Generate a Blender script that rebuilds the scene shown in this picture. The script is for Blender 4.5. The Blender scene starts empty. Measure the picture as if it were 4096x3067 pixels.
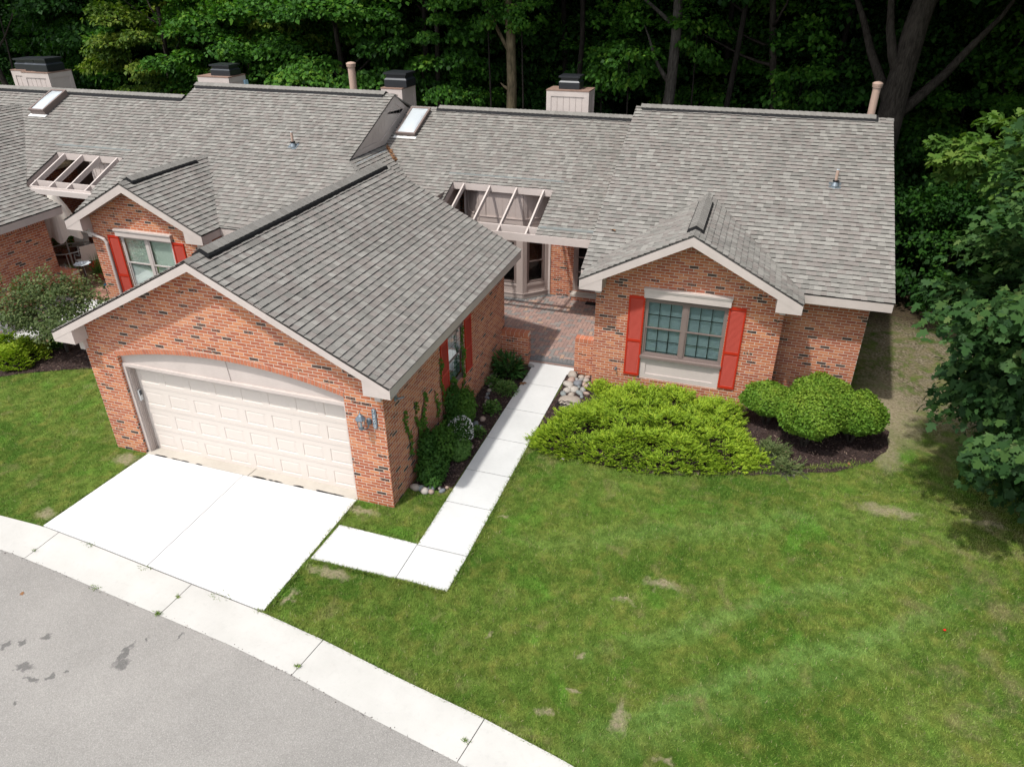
import bpy, bmesh, math, random
import numpy as np
from mathutils import Vector, Matrix
from mathutils.geometry import tessellate_polygon
random.seed(7); RNG = np.random.default_rng(11)
PI = math.pi
scene = bpy.context.scene
COL = scene.collection
# ------------------------------------------------------------------ camera
cam_d = bpy.data.cameras.new('camera'); cam = bpy.data.objects.new('camera', cam_d); COL.objects.link(cam)
cam_d.sensor_fit = 'HORIZONTAL'; cam_d.sensor_width = 36.0; cam_d.lens = 36.0*2909.49/4096
cam_d.clip_start = 0.1; cam_d.clip_end = 2000
def cam_matrix(loc, yaw, pitch, roll):
    cp, sp = math.cos(pitch), math.sin(pitch)
    F = Vector((-math.sin(yaw)*cp, math.cos(yaw)*cp, sp)); R = Vector((math.cos(yaw), math.sin(yaw), 0)); U = R.cross(F)
    R2 = R*math.cos(roll)+U*math.sin(roll); U2 = -R*math.sin(roll)+U*math.cos(roll)
    M = Matrix.Identity(4)
    for i in range(3):
        M[i][0] = R2[i]; M[i][1] = U2[i]; M[i][2] = -F[i]; M[i][3] = loc[i]
    return M
cam.matrix_world = cam_matrix((12.2656, -9.6455, 9.0101), 0.3237, -0.5205, -0.0054)
scene.camera = cam
# ------------------------------------------------------------------ world and sun
SUN_TRAVEL = Vector((0.268, 0.477, -1.0)).normalized()
to_sun = -SUN_TRAVEL
elev = math.asin(to_sun.z); azim = math.atan2(to_sun.x, to_sun.y)
world = bpy.data.worlds.new("World"); scene.world = world; world.use_nodes = True
wn = world.node_tree; bg = wn.nodes['Background']
sky = wn.nodes.new('ShaderNodeTexSky'); sky.sky_type = 'NISHITA'; sky.sun_disc = False
sky.sun_elevation = elev; sky.sun_rotation = azim; sky.air_density = 1.0; sky.dust_density = 2.5; sky.ozone_density = 1.0
hs = wn.nodes.new('ShaderNodeHueSaturation'); hs.inputs['Saturation'].default_value = 0.42      # thin bright cloud
wn.links.new(sky.outputs[0], hs.inputs['Color']); wn.links.new(hs.outputs[0], bg.inputs[0]); bg.inputs[1].default_value = 0.15
sl = bpy.data.lights.new('sun', 'SUN'); sl.energy = 2.6; sl.angle = math.radians(2.0); sl.color = (1.0, 0.965, 0.91)
sun = bpy.data.objects.new('sun', sl); COL.objects.link(sun); sun.rotation_euler = SUN_TRAVEL.to_track_quat('-Z', 'Y').to_euler()
sun.location = (-10, -20, 40)
scene.view_settings.view_transform = 'Standard'; scene.view_settings.look = 'None'
scene.view_settings.exposure = 0.55; scene.view_settings.gamma = 1.0; scene.view_settings.use_curve_mapping = False
# ------------------------------------------------------------------ node helpers
class NT:
    def __init__(s, name):
        s.m = bpy.data.materials.new(name); s.m.use_nodes = True; s.t = s.m.node_tree
        s.p = s.t.nodes['Principled BSDF']; s.out = s.t.nodes['Material Output']
    def n(s, typ, **kw):
        nd = s.t.nodes.new('ShaderNode'+typ)
        for k, v in kw.items(): setattr(nd, k, v)
        return nd
    def l(s, a, b): s.t.links.new(a, b)
    def inp(s, nd, i, v):
        if isinstance(v, bpy.types.NodeSocket): s.l(v, nd.inputs[i])
        elif v is not None: nd.inputs[i].default_value = v
    def math(s, op, a, b=None, c=None, clamp=False):
        nd = s.n('Math', operation=op); nd.use_clamp = clamp
        s.inp(nd, 0, a); s.inp(nd, 1, b)
        if c is not None: s.inp(nd, 2, c)
        return nd.outputs[0]
    def mix(s, f, a, b, mode='MIX'):
        nd = s.n('Mix', data_type='RGBA', blend_type=mode)
        s.inp(nd, 0, f); s.inp(nd, 6, a if isinstance(a, bpy.types.NodeSocket) else c4(a)); s.inp(nd, 7, b if isinstance(b, bpy.types.NodeSocket) else c4(b))
        return nd.outputs[2]
    def noise(s, vec, scale, detail=4, rough=0.55, dist=0.0):
        nd = s.n('TexNoise'); 
        if vec is not None: s.l(vec, nd.inputs['Vector'])
        nd.inputs['Scale'].default_value = scale; nd.inputs['Detail'].default_value = detail
        nd.inputs['Roughness'].default_value = rough; nd.inputs['Distortion'].default_value = dist
        return nd.outputs['Fac']
    def ramp(s, fac, stops, interp='LINEAR'):
        nd = s.n('ValToRGB'); cr = nd.color_ramp; cr.interpolation = interp
        while len(cr.elements) < len(stops): cr.elements.new(0.5)
        for e, (p, c) in zip(cr.elements, stops): e.position = p; e.color = c4(c)
        s.inp(nd, 0, fac); return nd.outputs[0]
    def mapr(s, v, a, b, c=0.0, d=1.0):
        nd = s.n('MapRange'); s.inp(nd, 0, v)
        for i, x in enumerate((a, b, c, d)): nd.inputs[i+1].default_value = x
        return nd.outputs[0]
    def obj(s): return s.n('TexCoord').outputs['Object']
    def pos(s): return s.n('NewGeometry').outputs['Position']
    def uv(s): return s.n('TexCoord').outputs['UV']
    def attr(s, name='rnd'):
        nd = s.n('Attribute'); nd.attribute_name = name; nd.attribute_type = 'GEOMETRY'; return nd
    def bump(s, h, strength=0.4, dist=0.01):
        nd = s.n('Bump'); nd.inputs['Strength'].default_value = strength; nd.inputs['Distance'].default_value = dist
        s.l(h, nd.inputs['Height']); s.l(nd.outputs[0], s.p.inputs['Normal']); return nd
    def base(s, c): s.inp(s.p, 'Base Color', c if isinstance(c, bpy.types.NodeSocket) else c4(c))
    def rough(s, r): s.inp(s.p, 'Roughness', r)
    def spec(s, v): s.p.inputs['Specular IOR Level'].default_value = v
def c4(c): return (c[0], c[1], c[2], 1.0)
# ------------------------------------------------------------------ materials
MAT = {}
def simple(name, col, rough=0.6, var=0.08, scale=6, bump=0.15, spec=0.3, metal=0.0, fine=90):
    t = NT(name); v = t.pos()
    n1 = t.noise(v, scale, 5); n2 = t.noise(v, fine, 3)
    k = t.math('MULTIPLY_ADD', n1, 2*var, 1-var)
    k2 = t.math('MULTIPLY_ADD', n2, var, 1-var*0.5)
    kk = t.math('MULTIPLY', k, k2)
    cc = t.n('CombineColor'); 
    for i in range(3): t.l(kk, cc.inputs[i])
    t.base(t.mix(1.0, col, cc.outputs[0], 'MULTIPLY')); t.rough(rough); t.spec(spec)
    t.p.inputs['Metallic'].default_value = metal
    if bump: t.bump(n2, bump, 0.004)
    MAT[name] = t.m; return t
def brick_mat(name, tint=(1, 1, 1)):
    t = NT(name); uv = t.uv()
    nz = t.n('TexNoise'); t.l(uv, nz.inputs['Vector']); nz.inputs['Scale'].default_value = 14; nz.inputs['Detail'].default_value = 3
    sub = t.n('VectorMath', operation='SUBTRACT'); t.l(nz.outputs['Color'], sub.inputs[0]); sub.inputs[1].default_value = (.5, .5, .5)
    sc = t.n('VectorMath', operation='SCALE'); t.l(sub.outputs[0], sc.inputs[0]); sc.inputs['Scale'].default_value = 0.011
    ad = t.n('VectorMath', operation='ADD'); t.l(uv, ad.inputs[0]); t.l(sc.outputs[0], ad.inputs[1])
    sp = t.n('SeparateXYZ'); t.l(ad.outputs[0], sp.inputs[0])
    H, W, J = 0.0677, 0.203, 0.0115
    vr = t.math('DIVIDE', sp.outputs[1], H); row = t.math('FLOOR', vr); fv = t.math('SUBTRACT', vr, row)
    half = t.math('MULTIPLY', t.math('MODULO', t.math('ABSOLUTE', row), 2.0), 0.5)
    ur = t.math('ADD', t.math('DIVIDE', sp.outputs[0], W), half); colm = t.math('FLOOR', ur); fu = t.math('SUBTRACT', ur, colm)
    du = t.math('MULTIPLY', t.math('MINIMUM', fu, t.math('SUBTRACT', 1.0, fu)), W)
    dv = t.math('MULTIPLY', t.math('MINIMUM', fv, t.math('SUBTRACT', 1.0, fv)), H)
    d = t.math('MINIMUM', du, dv)
    mask = t.mapr(d, J/2-0.0012, J/2+0.0018)
    cv = t.n('CombineXYZ'); t.l(colm, cv.inputs[0]); t.l(row, cv.inputs[1])
    wn1 = t.n('TexWhiteNoise', noise_dimensions='3D'); t.l(cv.outputs[0], wn1.inputs['Vector'])
    def T(c): return tuple(a*b for a, b in zip(c, tint))
    bc = t.ramp(wn1.outputs['Value'], [(0.0, T((.45, .128, .056))), (.18, T((.52, .168, .072))), (.36, T((.42, .118, .058))), (.52, T((.58, .215, .100))), (.72, T((.37, .095, .050))), (.82, T((.46, .140, .070))), (.94, T((.62, .24, .11)))], 'CONSTANT')
    # flashed dark bricks
    n2 = t.noise(uv, 26, 5, .65); 
    sel = t.n('SeparateColor'); t.l(wn1.outputs['Color'], sel.inputs[0])
    isdark = t.math('GREATER_THAN', sel.outputs[1], 0.92)
    part = t.mapr(t.math('ADD', n2, t.math('MULTIPLY', sel.outputs[2], 0.28)), .50, .58)
    dk = t.math('MULTIPLY', isdark, part)
    bc2 = t.mix(dk, bc, T((.055, .042, .040)))
    n3 = t.noise(uv, 5, 4); 
    bc3 = t.mix(t.mapr(n2, .2, .7), t.mix(0.30, bc2, (0.05, .03, .02)), bc2)
    big = t.noise(t.pos(), .8, 3)
    mortar = t.mix(n3, (.50, .425, .35), (.62, .54, .455))
    cc = t.mix(mask, mortar, bc3)
    t.base(t.mix(t.mapr(big, .35, .75, 0, .18), cc, T((.50, .31, .23)))); t.rough(.88); t.spec(.15)
    hh = t.math('ADD', t.math('MULTIPLY', mask, 1.0), t.math('MULTIPLY', n2, .45))
    t.bump(hh, .75, .006)
    MAT[name] = t.m; return t
brick_mat('brick')
def shingle_mat():
    t = NT('shingle'); a = t.attr('rnd'); s3 = t.n('SeparateColor'); t.l(a.outputs['Color'], s3.inputs[0])
    c = t.ramp(s3.outputs[0], [(0, (.205, .197, .180)), (.16, (.222, .203, .186)), (.34, (.240, .230, .210)), (.50, (.212, .192, .176)), (.66, (.262, .251, .229)), (.80, (.230, .216, .198)), (.94, (.188, .179, .163))], 'CONSTANT')
    n1 = t.noise(t.pos(), 260, 2, .7); n2 = t.noise(t.pos(), 1.1, 4); n3 = t.noise(t.pos(), 30, 3)
    g = t.mapr(n1, .3, .7, .78, 1.22); g2 = t.mapr(n2, .3, .7, .92, 1.07); g3 = t.mapr(s3.outputs[1], 0, 1, .93, 1.07)
    k = t.math('MULTIPLY', g, t.math('MULTIPLY', g2, g3)); k = t.math('MULTIPLY', k, t.mapr(n3, .3, .7, .93, 1.06))
    cc = t.n('CombineColor'); [t.l(k, cc.inputs[i]) for i in range(3)]
    top = t.mix(1.0, c, cc.outputs[0], 'MULTIPLY')
    t.base(t.mix(s3.outputs[2], top, (.022, .019, .018))); t.rough(.95); t.spec(.12); t.bump(n1, .5, .003)
    MAT['shingle'] = t.m
shingle_mat()
def cap_mat():
    t = NT('ridge_shingle'); a = t.attr('rnd'); s3 = t.n('SeparateColor'); t.l(a.outputs['Color'], s3.inputs[0])
    c = t.ramp(s3.outputs[0], [(0, (.200, .190, .173)), (1, (.255, .243, .224))])
    n1 = t.noise(t.pos(), 240, 2, .7); t.base(t.mix(t.mapr(n1, .3, .7, 0, .35), c, (.09, .085, .08))); t.rough(.95); t.spec(.12); t.bump(n1, .5, .003)
    MAT['ridge_shingle'] = t.m
cap_mat()
def paint(name, col, rough=.55, bump=.25):
    t = NT(name); v = t.pos()
    mp = t.n('Mapping'); t.l(v, mp.inputs[0]); mp.inputs['Scale'].default_value = (3, 3, 30)
    n1 = t.noise(mp.outputs[0], 4, 5, .6); n2 = t.noise(v, 2.2, 4); n3 = t.noise(v, 60, 4)
    k = t.math('MULTIPLY', t.mapr(n1, .3, .7, .94, 1.05), t.mapr(n2, .3, .7, .93, 1.05))
    cc = t.n('CombineColor'); [t.l(k, cc.inputs[i]) for i in range(3)]
    t.base(t.mix(1.0, col, cc.outputs[0], 'MULTIPLY')); t.rough(rough); t.spec(.3); t.bump(t.math('ADD', n1, n3), bump, .003)
    MAT[name] = t.m
paint('trim', (.53, .465, .43)); paint('trim_wood', (.43, .365, .335)); simple('door_paint', (.62, .560, .510), .5, .02, 3, .03)
paint('brown_trim', (.20, .155, .140), .5, .1); paint('red', (.44, .026, .008), .5, .05); paint('taupe', (.26, .205, .185), .5, .1)
simple('red_mesh', (.40, .050, .030), .6, .05)
simple('black_vent', (.012, .012, .013), .6, .2); simple('black_metal', (.018, .02, .024), .38, .2, spec=.5)
simple('cap_light', (.035, .042, .052), .4, .15, spec=.5)
simple('pipe_paint', (.42, .30, .24), .5, .06); simple('grey_metal', (.22, .255, .28), .35, .12, metal=.6, spec=.5)
simple('galv', (.45, .50, .52), .4, .1, metal=.5); simple('flashing_white', (.72, .72, .70), .5, .05)
simple('pewter', (.16, .20, .24), .45, .12, metal=.4); simple('pewter_light', (.50, .54, .56), .4, .08, metal=.3)
simple('white_metal', (.62, .60, .56), .4, .05); simple('gutter', (.50, .45, .42), .4, .06)
simple('rust', (.24, .155, .12), .8, .3); simple('plastic_grey', (.55, .56, .56), .4, .06); simple('rubber', (.008, .008, .009), .9, .2)
simple('fabric', (.80, .76, .69), .9, .06, 3, .3); simple('blue_plastic', (.02, .10, .16), .4); simple('black_iron', (.012, .012, .012), .5)
simple('dark_inside', (.02, .018, .016), .9, .1); simple('blinds', (.50, .62, .57), .6, .04); simple('blinds_cream', (.74, .80, .70), .6, .03)
simple('blinds_teal', (.45, .50, .49), .6, .06); simple('muntin', (.02, .022, .024), .5); simple('terracotta', (.30, .10, .06), .8); simple('dry_leaf', (.26, .13, .06), .8, .25)
simple('skylight_dome', (.50, .54, .565), .15, .12, 2, 0, .6); simple('flower_red', (.6, .01, .01), .6); simple('blue_tint', (.35, .55, .68), .4)
simple('deck', (.30, .17, .125), .8, .15, 4); simple('dark_core', (.085, .08, .076), .9, .2)
def glass_mat(name, col, mixf):
    t = NT(name); t.t.nodes.remove(t.p)
    g = t.n('BsdfGlossy'); g.inputs['Roughness'].default_value = 0.03; g.inputs['Color'].default_value = (.9, .95, .98, 1)
    tr = t.n('BsdfTransparent'); tr.inputs['Color'].default_value = c4(col)
    fr = t.n('LayerWeight'); fr.inputs['Blend'].default_value = .25
    f = t.math('MULTIPLY_ADD', fr.outputs['Fresnel'], .35, mixf, clamp=True)
    mx = t.n('MixShader'); t.l(f, mx.inputs[0]); t.l(tr.outputs[0], mx.inputs[1]); t.l(g.outputs[0], mx.inputs[2]); t.l(mx.outputs[0], t.out.inputs[0])
    MAT[name] = t.m
glass_mat('glass', (.80, .86, .87), .04); glass_mat('glass_dark', (.5, .55, .55), .03); glass_mat('glass_clear', (.92, .95, .95), .05)
def concrete(name, c1, c2):
    t = NT(name); v = t.pos(); n1 = t.noise(v, .9, 6, .6); n2 = t.noise(v, 12, 5, .6); n3 = t.noise(v, 180, 3)
    c = t.mix(t.mapr(n1, .3, .7), c1, c2)
    c = t.mix(t.mapr(n2, .55, .8, 0, .25), c, tuple(x*.72 for x in c1))
    c = t.mix(t.mapr(n3, .35, .75, 0, .22), c, tuple(x*.6 for x in c2))
    st = t.noise(v, 34, 2, .5, .3); c = t.mix(t.mapr(st, .74, .80, 0, .35), c, (.30, .26, .22))
    t.base(c); t.rough(.9); t.spec(.2); t.bump(n3, .3, .003); MAT[name] = t.m
concrete('concrete', (.52, .525, .515), (.60, .605, .595)); concrete('concrete_drive', (.58, .58, .575), (.645, .645, .64)); concrete('concrete_curb', (.45, .44, .41), (.53, .52, .49)); concrete('concrete_old', (.38, .345, .30), (.50, .465, .41))
def asphalt():
    t = NT('asphalt'); v = t.pos(); n1 = t.noise(v, .5, 5, .6); n2 = t.noise(v, 150, 3, .75); n3 = t.noise(v, 6, 4)
    vo = t.n('TexVoronoi'); t.l(v, vo.inputs['Vector']); vo.inputs['Scale'].default_value = 95
    c = t.mix(t.mapr(n1, .3, .7), (.265, .255, .236), (.355, .340, .314))
    vs = t.n('SeparateColor'); t.l(vo.outputs['Color'], vs.inputs[0])
    c = t.mix(t.mapr(vs.outputs[0], .0, 1.0, 0, .45), c, (.15, .14, .135))
    c = t.mix(t.mapr(vs.outputs[1], .80, .9, 0, .35), c, (.46, .44, .41))
    c = t.mix(t.mapr(n2, .5, .75, 0, .3), c, (.12, .11, .108))
    c = t.mix(t.mapr(n3, .6, .75, 0, .12), c, (.16, .15, .15))
    nn = t.n('TexNoise'); t.l(v, nn.inputs['Vector']); nn.inputs['Scale'].default_value = 9; nn.inputs['Detail'].default_value = 6
    sub = t.n('VectorMath', operation='SUBTRACT'); t.l(nn.outputs['Color'], sub.inputs[0]); sub.inputs[1].default_value = (.5, .5, .5)
    sc = t.n('VectorMath', operation='SCALE'); t.l(sub.outputs[0], sc.inputs[0]); sc.inputs['Scale'].default_value = .28
    ad = t.n('VectorMath', operation='ADD'); t.l(v, ad.inputs[0]); t.l(sc.outputs[0], ad.inputs[1])
    sp = t.n('SeparateXYZ'); t.l(ad.outputs[0], sp.inputs[0]); tot = None
    for (x, y, rx, ry) in STAINS:
        dx = t.math('DIVIDE', t.math('SUBTRACT', sp.outputs[0], x), rx); dy = t.math('DIVIDE', t.math('SUBTRACT', sp.outputs[1], y), ry)
        q = t.math('ADD', t.math('MULTIPLY', dx, dx), t.math('MULTIPLY', dy, dy)); m = t.mapr(q, 1.5, .5)
        tot = m if tot is None else t.math('MAXIMUM', tot, m)
    c = t.mix(t.math('MULTIPLY', tot, .55), c, (.04, .04, .042))
    t.base(c); t.rough(.93); t.spec(.15); t.bump(t.math('ADD', n2, vs.outputs[0]), .55, .006); MAT['asphalt'] = t.m
STAINS = [(2.86, -4.48, .07, .09), (2.62, -4.68, .05, .05), (2.42, -4.82, .06, .09), (4.27, -4.36, .06, .22), (4.38, -4.55, .09, .10), (4.40, -4.02, .03, .05), (3.55, -5.02, .05, .06), (3.33, -5.16, .12, .04), (3.05, -5.02, .15, .07), (3.7, -4.9, .03, .05), (4.85, -3.82, .03, .05), (3.45, -5.5, .03, .04)]
asphalt()
def grass_col(t, v, fine=True):
    n1 = t.noise(v, .55, 4, .55, .6); n2 = t.noise(v, 2.6, 5, .6, .4); n3 = t.noise(v, 16, 4, .6)
    c = t.mix(t.mapr(n1, .40, .60), (.062, .145, .015), (.165, .250, .042))
    c = t.mix(t.mapr(n2, .45, .72, 0, .75), c, (.29, .27, .065))
    n5 = t.noise(v, .9, 3, .5, .8); c = t.mix(t.mapr(n5, .58, .70, 0, .8), c, (.115, .285, .030))
    # mowing bands
    sp = t.n('SeparateXYZ'); t.l(v, sp.inputs[0])
    # mown bands, laid along the mower's path
    for (x, y, sl_, wd, x0_, x1_, st) in ((13.65, -.17, .72, .24, 11.3, 15.6, .62), (14.1, -1.25, .82, .26, 11.2, 16.3, .7), (12.9, -2.75, .8, .22, 10.8, 15.5, .35), (12.4, 1.3, .45, .3, 9.4, 15.0, .4)):
        dd_ = t.math('SUBTRACT', t.math('SUBTRACT', sp.outputs[1], y), t.math('MULTIPLY', t.math('SUBTRACT', sp.outputs[0], x), sl_))
        dd_ = t.math('ABSOLUTE', t.math('ADD', dd_, t.math('MULTIPLY', t.math('SUBTRACT', n1, .5), 1.1)))
        m = t.math('MULTIPLY', t.mapr(dd_, wd*1.5, wd*.4), t.math('MULTIPLY', t.mapr(sp.outputs[0], x0_-1, x0_+1), t.mapr(sp.outputs[0], x1_+1, x1_-1)))
        c = t.mix(t.math('MULTIPLY', m, st), c, (.200, .345, .085))
    n7 = t.noise(v, 4.5, 5, .65, .3); c = t.mix(t.mapr(n7, .40, .60, .62, 0), c, (.045, .095, .008))
    # dry patches
    n4 = t.noise(v, 1.7, 6, .65, .5); c = t.mix(t.mapr(n4, .56, .74, 0, .75), c, (.27, .235, .105))
    far = t.math('MULTIPLY', t.mapr(sp.outputs[0], 14.6, 16.2), t.mapr(sp.outputs[1], 4.8, 7.0))
    bare = t.math('MULTIPLY', far, t.mapr(n2, .34, .52)); dirt = t.mix(t.mapr(n3, .38, .62), (.11, .08, .05), t.mix(t.mapr(n2, .4, .7), (.29, .235, .165), (.46, .395, .30))); c = t.mix(bare, c, dirt)
    dk = t.math('MULTIPLY', t.mapr(sp.outputs[0], 15.0, 17.5), t.mapr(n4, .46, .62, 0, .6)); c = t.mix(dk, c, (.27, .22, .12))
    spots = None
    sp2 = t.n('SeparateXYZ'); nn = t.n('TexNoise'); t.l(v, nn.inputs['Vector']); nn.inputs['Scale'].default_value = 5; nn.inputs['Detail'].default_value = 5
    sub = t.n('VectorMath', operation='SUBTRACT'); t.l(nn.outputs['Color'], sub.inputs[0]); sub.inputs[1].default_value = (.5, .5, .5)
    scv = t.n('VectorMath', operation='SCALE'); t.l(sub.outputs[0], scv.inputs[0]); scv.inputs['Scale'].default_value = .5
    ad = t.n('VectorMath', operation='ADD'); t.l(v, ad.inputs[0]); t.l(scv.outputs[0], ad.inputs[1]); t.l(ad.outputs[0], sp2.inputs[0])
    for (x, y, rx, ry) in BARE:
        dx = t.math('DIVIDE', t.math('SUBTRACT', sp2.outputs[0], x), rx); dy = t.math('DIVIDE', t.math('SUBTRACT', sp2.outputs[1], y), ry)
        q = t.math('ADD', t.math('MULTIPLY', dx, dx), t.math('MULTIPLY', dy, dy)); m = t.mapr(q, 1.8, .0)
        spots = m if spots is None else t.math('MAXIMUM', spots, m)
    c = t.mix(t.math('MULTIPLY', spots, t.mapr(n3, .30, .60, .35, .95)), c, (.44, .36, .25))
    return c, n3, n2
BARE = [(15.6, 2.85, .50, .17), (11.8, -.40, .25, .10), (11.25, -.95, .16, .06), (11.6, -3.1, .10, .25), (10.87, -2.24, .07, .05), (6.35, -1.90, .40, .09), (.55, -.30, .28, .16), (.42, -2.2, .2, .14), (6.1, -.25, .30, .10), (6.0, -2.6, .08, .16), (9.45, -2.35, .07, .05), (10.6, -3.3, .09, .07), (10.9, -2.9, .06, .05), (12.3, -3.5, .12, .07), (17.3, 3.0, .35, .09), (-.9, 1.2, .2, .1), (15.75, 5.2, .3, .9), (16.0, 6.8, .6, 1.4), (8.7, .4, .08, .05)]
def grass_mat():
    t = NT('lawn'); v = t.pos(); c, n3, n2 = grass_col(t, v)
    n6 = t.noise(v, 90, 4, .7); c = t.mix(t.mapr(n6, .3, .7, .55, 0), c, (.028, .045, .010))
    sp = t.n('SeparateXYZ'); t.l(v, sp.inputs[0])
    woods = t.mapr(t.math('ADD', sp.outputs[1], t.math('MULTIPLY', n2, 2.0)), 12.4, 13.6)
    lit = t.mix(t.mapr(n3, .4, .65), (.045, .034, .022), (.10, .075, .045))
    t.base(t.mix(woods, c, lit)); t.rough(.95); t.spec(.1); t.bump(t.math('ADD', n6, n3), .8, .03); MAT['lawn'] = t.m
    t = NT('grass_blade'); v = t.pos(); c, n3, n2 = grass_col(t, v); a = t.attr('rnd'); s3 = t.n('SeparateColor'); t.l(a.outputs['Color'], s3.inputs[0])
    c = t.mix(t.mapr(s3.outputs[0], 0, 1, 0, .5), c, (.22, .30, .05)); c = t.mix(t.math('GREATER_THAN', s3.outputs[1], .965), c, (.26, .25, .12))
    t.base(c); t.rough(.7); t.spec(.2); MAT['grass_blade'] = t.m
grass_mat()
def mulch():
    t = NT('mulch'); v = t.pos(); n1 = t.noise(v, 45, 5, .7); n2 = t.noise(v, 2.5, 4)
    c = t.mix(t.mapr(n1, .35, .7), (.016, .011, .010), (.085, .055, .048)); c = t.mix(t.mapr(n2, .5, .8, 0, .3), c, (.12, .095, .08))
    t.base(c); t.rough(.95); t.spec(.1); t.bump(n1, .9, .025); MAT['mulch'] = t.m
    t = NT('mulch_chip'); a = t.attr('rnd'); s3 = t.n('SeparateColor'); t.l(a.outputs['Color'], s3.inputs[0])
    t.base(t.ramp(s3.outputs[0], [(0, (.022, .014, .013)), (.6, (.055, .033, .03)), (.9, (.11, .07, .055)), (1, (.22, .16, .12))])); t.rough(.9); MAT['mulch_chip'] = t.m
mulch()
def leafmat(name, stops, trans=.35, rough=.6, spec=.35):
    t = NT(name); a = t.attr('rnd'); s3 = t.n('SeparateColor'); t.l(a.outputs['Color'], s3.inputs[0])
    oi = t.n('ObjectInfo'); f = t.math('ADD', t.math('MULTIPLY', s3.outputs[0], .85), t.math('MULTIPLY', oi.outputs['Random'], .15))
    c = t.ramp(f, stops); t.base(c); t.rough(rough); t.spec(spec*.5)
    tl = t.n('BsdfTranslucent'); t.l(t.mix(1.0, c, (1.0, 1.15, .45), 'MULTIPLY'), tl.inputs[0])
    mx = t.n('MixShader'); mx.inputs[0].default_value = trans
    t.l(t.p.outputs[0], mx.inputs[1]); t.l(tl.outputs[0], mx.inputs[2]); t.l(mx.outputs[0], t.out.inputs[0]); MAT[name] = t.m
leafmat('leaf_mid', [(0, (.014, .044, .008)), (.35, (.032, .105, .012)), (.7, (.064, .175, .018)), (1, (.140, .250, .024))])
leafmat('leaf_yellow', [(0, (.028, .065, .010)), (.4, (.075, .135, .015)), (.8, (.160, .215, .026)), (1, (.28, .29, .06))])
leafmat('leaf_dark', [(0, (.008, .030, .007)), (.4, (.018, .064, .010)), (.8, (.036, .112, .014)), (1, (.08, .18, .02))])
leafmat('leaf_maple', [(0, (.016, .046, .014)), (.4, (.034, .086, .022)), (.8, (.078, .145, .036)), (1, (.20, .21, .08))], .3)
leafmat('leaf_oak', [(0, (.045, .105, .018)), (.6, (.095, .185, .030)), (.93, (.16, .23, .045)), (.97, (.45, .17, .08)), (1, (.5, .2, .1))], .35)
leafmat('leaf_box', [(0, (.050, .120, .015)), (.35, (.100, .205, .020)), (.72, (.190, .285, .032)), (.93, (.33, .31, .06)), (1, (.30, .20, .07))], .25)
leafmat('leaf_juniper', [(0, (.050, .095, .014)), (.28, (.150, .250, .020)), (.66, (.275, .395, .026)), (.94, (.43, .49, .05)), (1, (.26, .16, .07))], .25)
leafmat('leaf_vine', [(0, (.014, .045, .010)), (.4, (.036, .100, .016)), (.8, (.090, .190, .024)), (.93, (.12, .2, .04)), (1, (.42, .48, .36))], .25)
leafmat('leaf_hellebore', [(0, (.016, .060, .014)), (.6, (.035, .105, .022)), (1, (.085, .19, .05))], .2, .3, .5)
leafmat('leaf_light', [(0, (.055, .13, .025)), (.6, (.11, .22, .05)), (1, (.22, .33, .12))], .3)
leafmat('leaf_crab', [(0, (.045, .070, .024)), (.5, (.095, .135, .045)), (.85, (.16, .19, .075)), (1, (.23, .12, .09))], .3)
def bark(name, c1, c2):
    t = NT(name); v = t.obj(); mp = t.n('Mapping'); t.l(v, mp.inputs[0]); mp.inputs['Scale'].default_value = (9, 9, 1.6)
    n = t.noise(mp.outputs[0], 2.2, 6, .65, .6); n2 = t.noise(v, 1.2, 3); t.base(t.mix(t.mapr(n2, .55, .7, 0, .5), t.mix(t.mapr(n, .35, .65), c1, c2), tuple(x*1.25 for x in c2))); t.rough(.95); t.spec(.1)
    t.bump(n, .9, .05); MAT[name] = t.m
bark('bark', (.020, .017, .014), (.065, .055, .046)); bark('bark_light', (.035, .031, .027), (.105, .095, .084)); bark('bark_shaded', (.008, .007, .006), (.025, .021, .018)); bark('bark_ochre', (.06, .05, .03), (.18, .145, .09))  # bark and its near-black copy have canopy shade darkened into their colour
def paver():
    t = NT('paver'); a = t.attr('rnd'); s3 = t.n('SeparateColor'); t.l(a.outputs['Color'], s3.inputs[0]); n = t.noise(t.pos(), 60, 4, .7); n2 = t.noise(t.pos(), 200, 2)
    c = t.ramp(s3.outputs[0], [(0, (.30, .195, .165)), (.3, (.25, .17, .15)), (.5, (.33, .225, .19)), (.66, (.205, .19, .18)), (.84, (.25, .22, .205)), (.95, (.38, .25, .18))], 'CONSTANT')
    c = t.mix(s3.outputs[2], c, (.13, .135, .14)); c = t.mix(t.mapr(n, .4, .75, 0, .35), c, (.32, .28, .25)); t.base(c); t.rough(.92); t.spec(.15); t.bump(t.math('ADD', n, n2), .5, .003); MAT['paver'] = t.m
paver()
def stone():
    t = NT('stone'); oi = t.n('ObjectInfo'); n = t.noise(t.pos(), 18, 4)
    c = t.ramp(oi.outputs['Random'], [(0, (.52, .45, .38)), (.2, (.30, .34, .34)), (.38, (.60, .55, .49)), (.55, (.24, .26, .29)), (.7, (.55, .40, .33)), (.85, (.42, .41, .39)), (1, (.66, .63, .58))], 'CONSTANT')
    t.base(t.mix(1.0, t.mix(t.mapr(n, .4, .8, 0, .35), c, (.25, .22, .2)), (.62, .62, .62), 'MULTIPLY')); t.rough(.75); t.bump(n, .3, .01); MAT['stone'] = t.m
stone()
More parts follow.
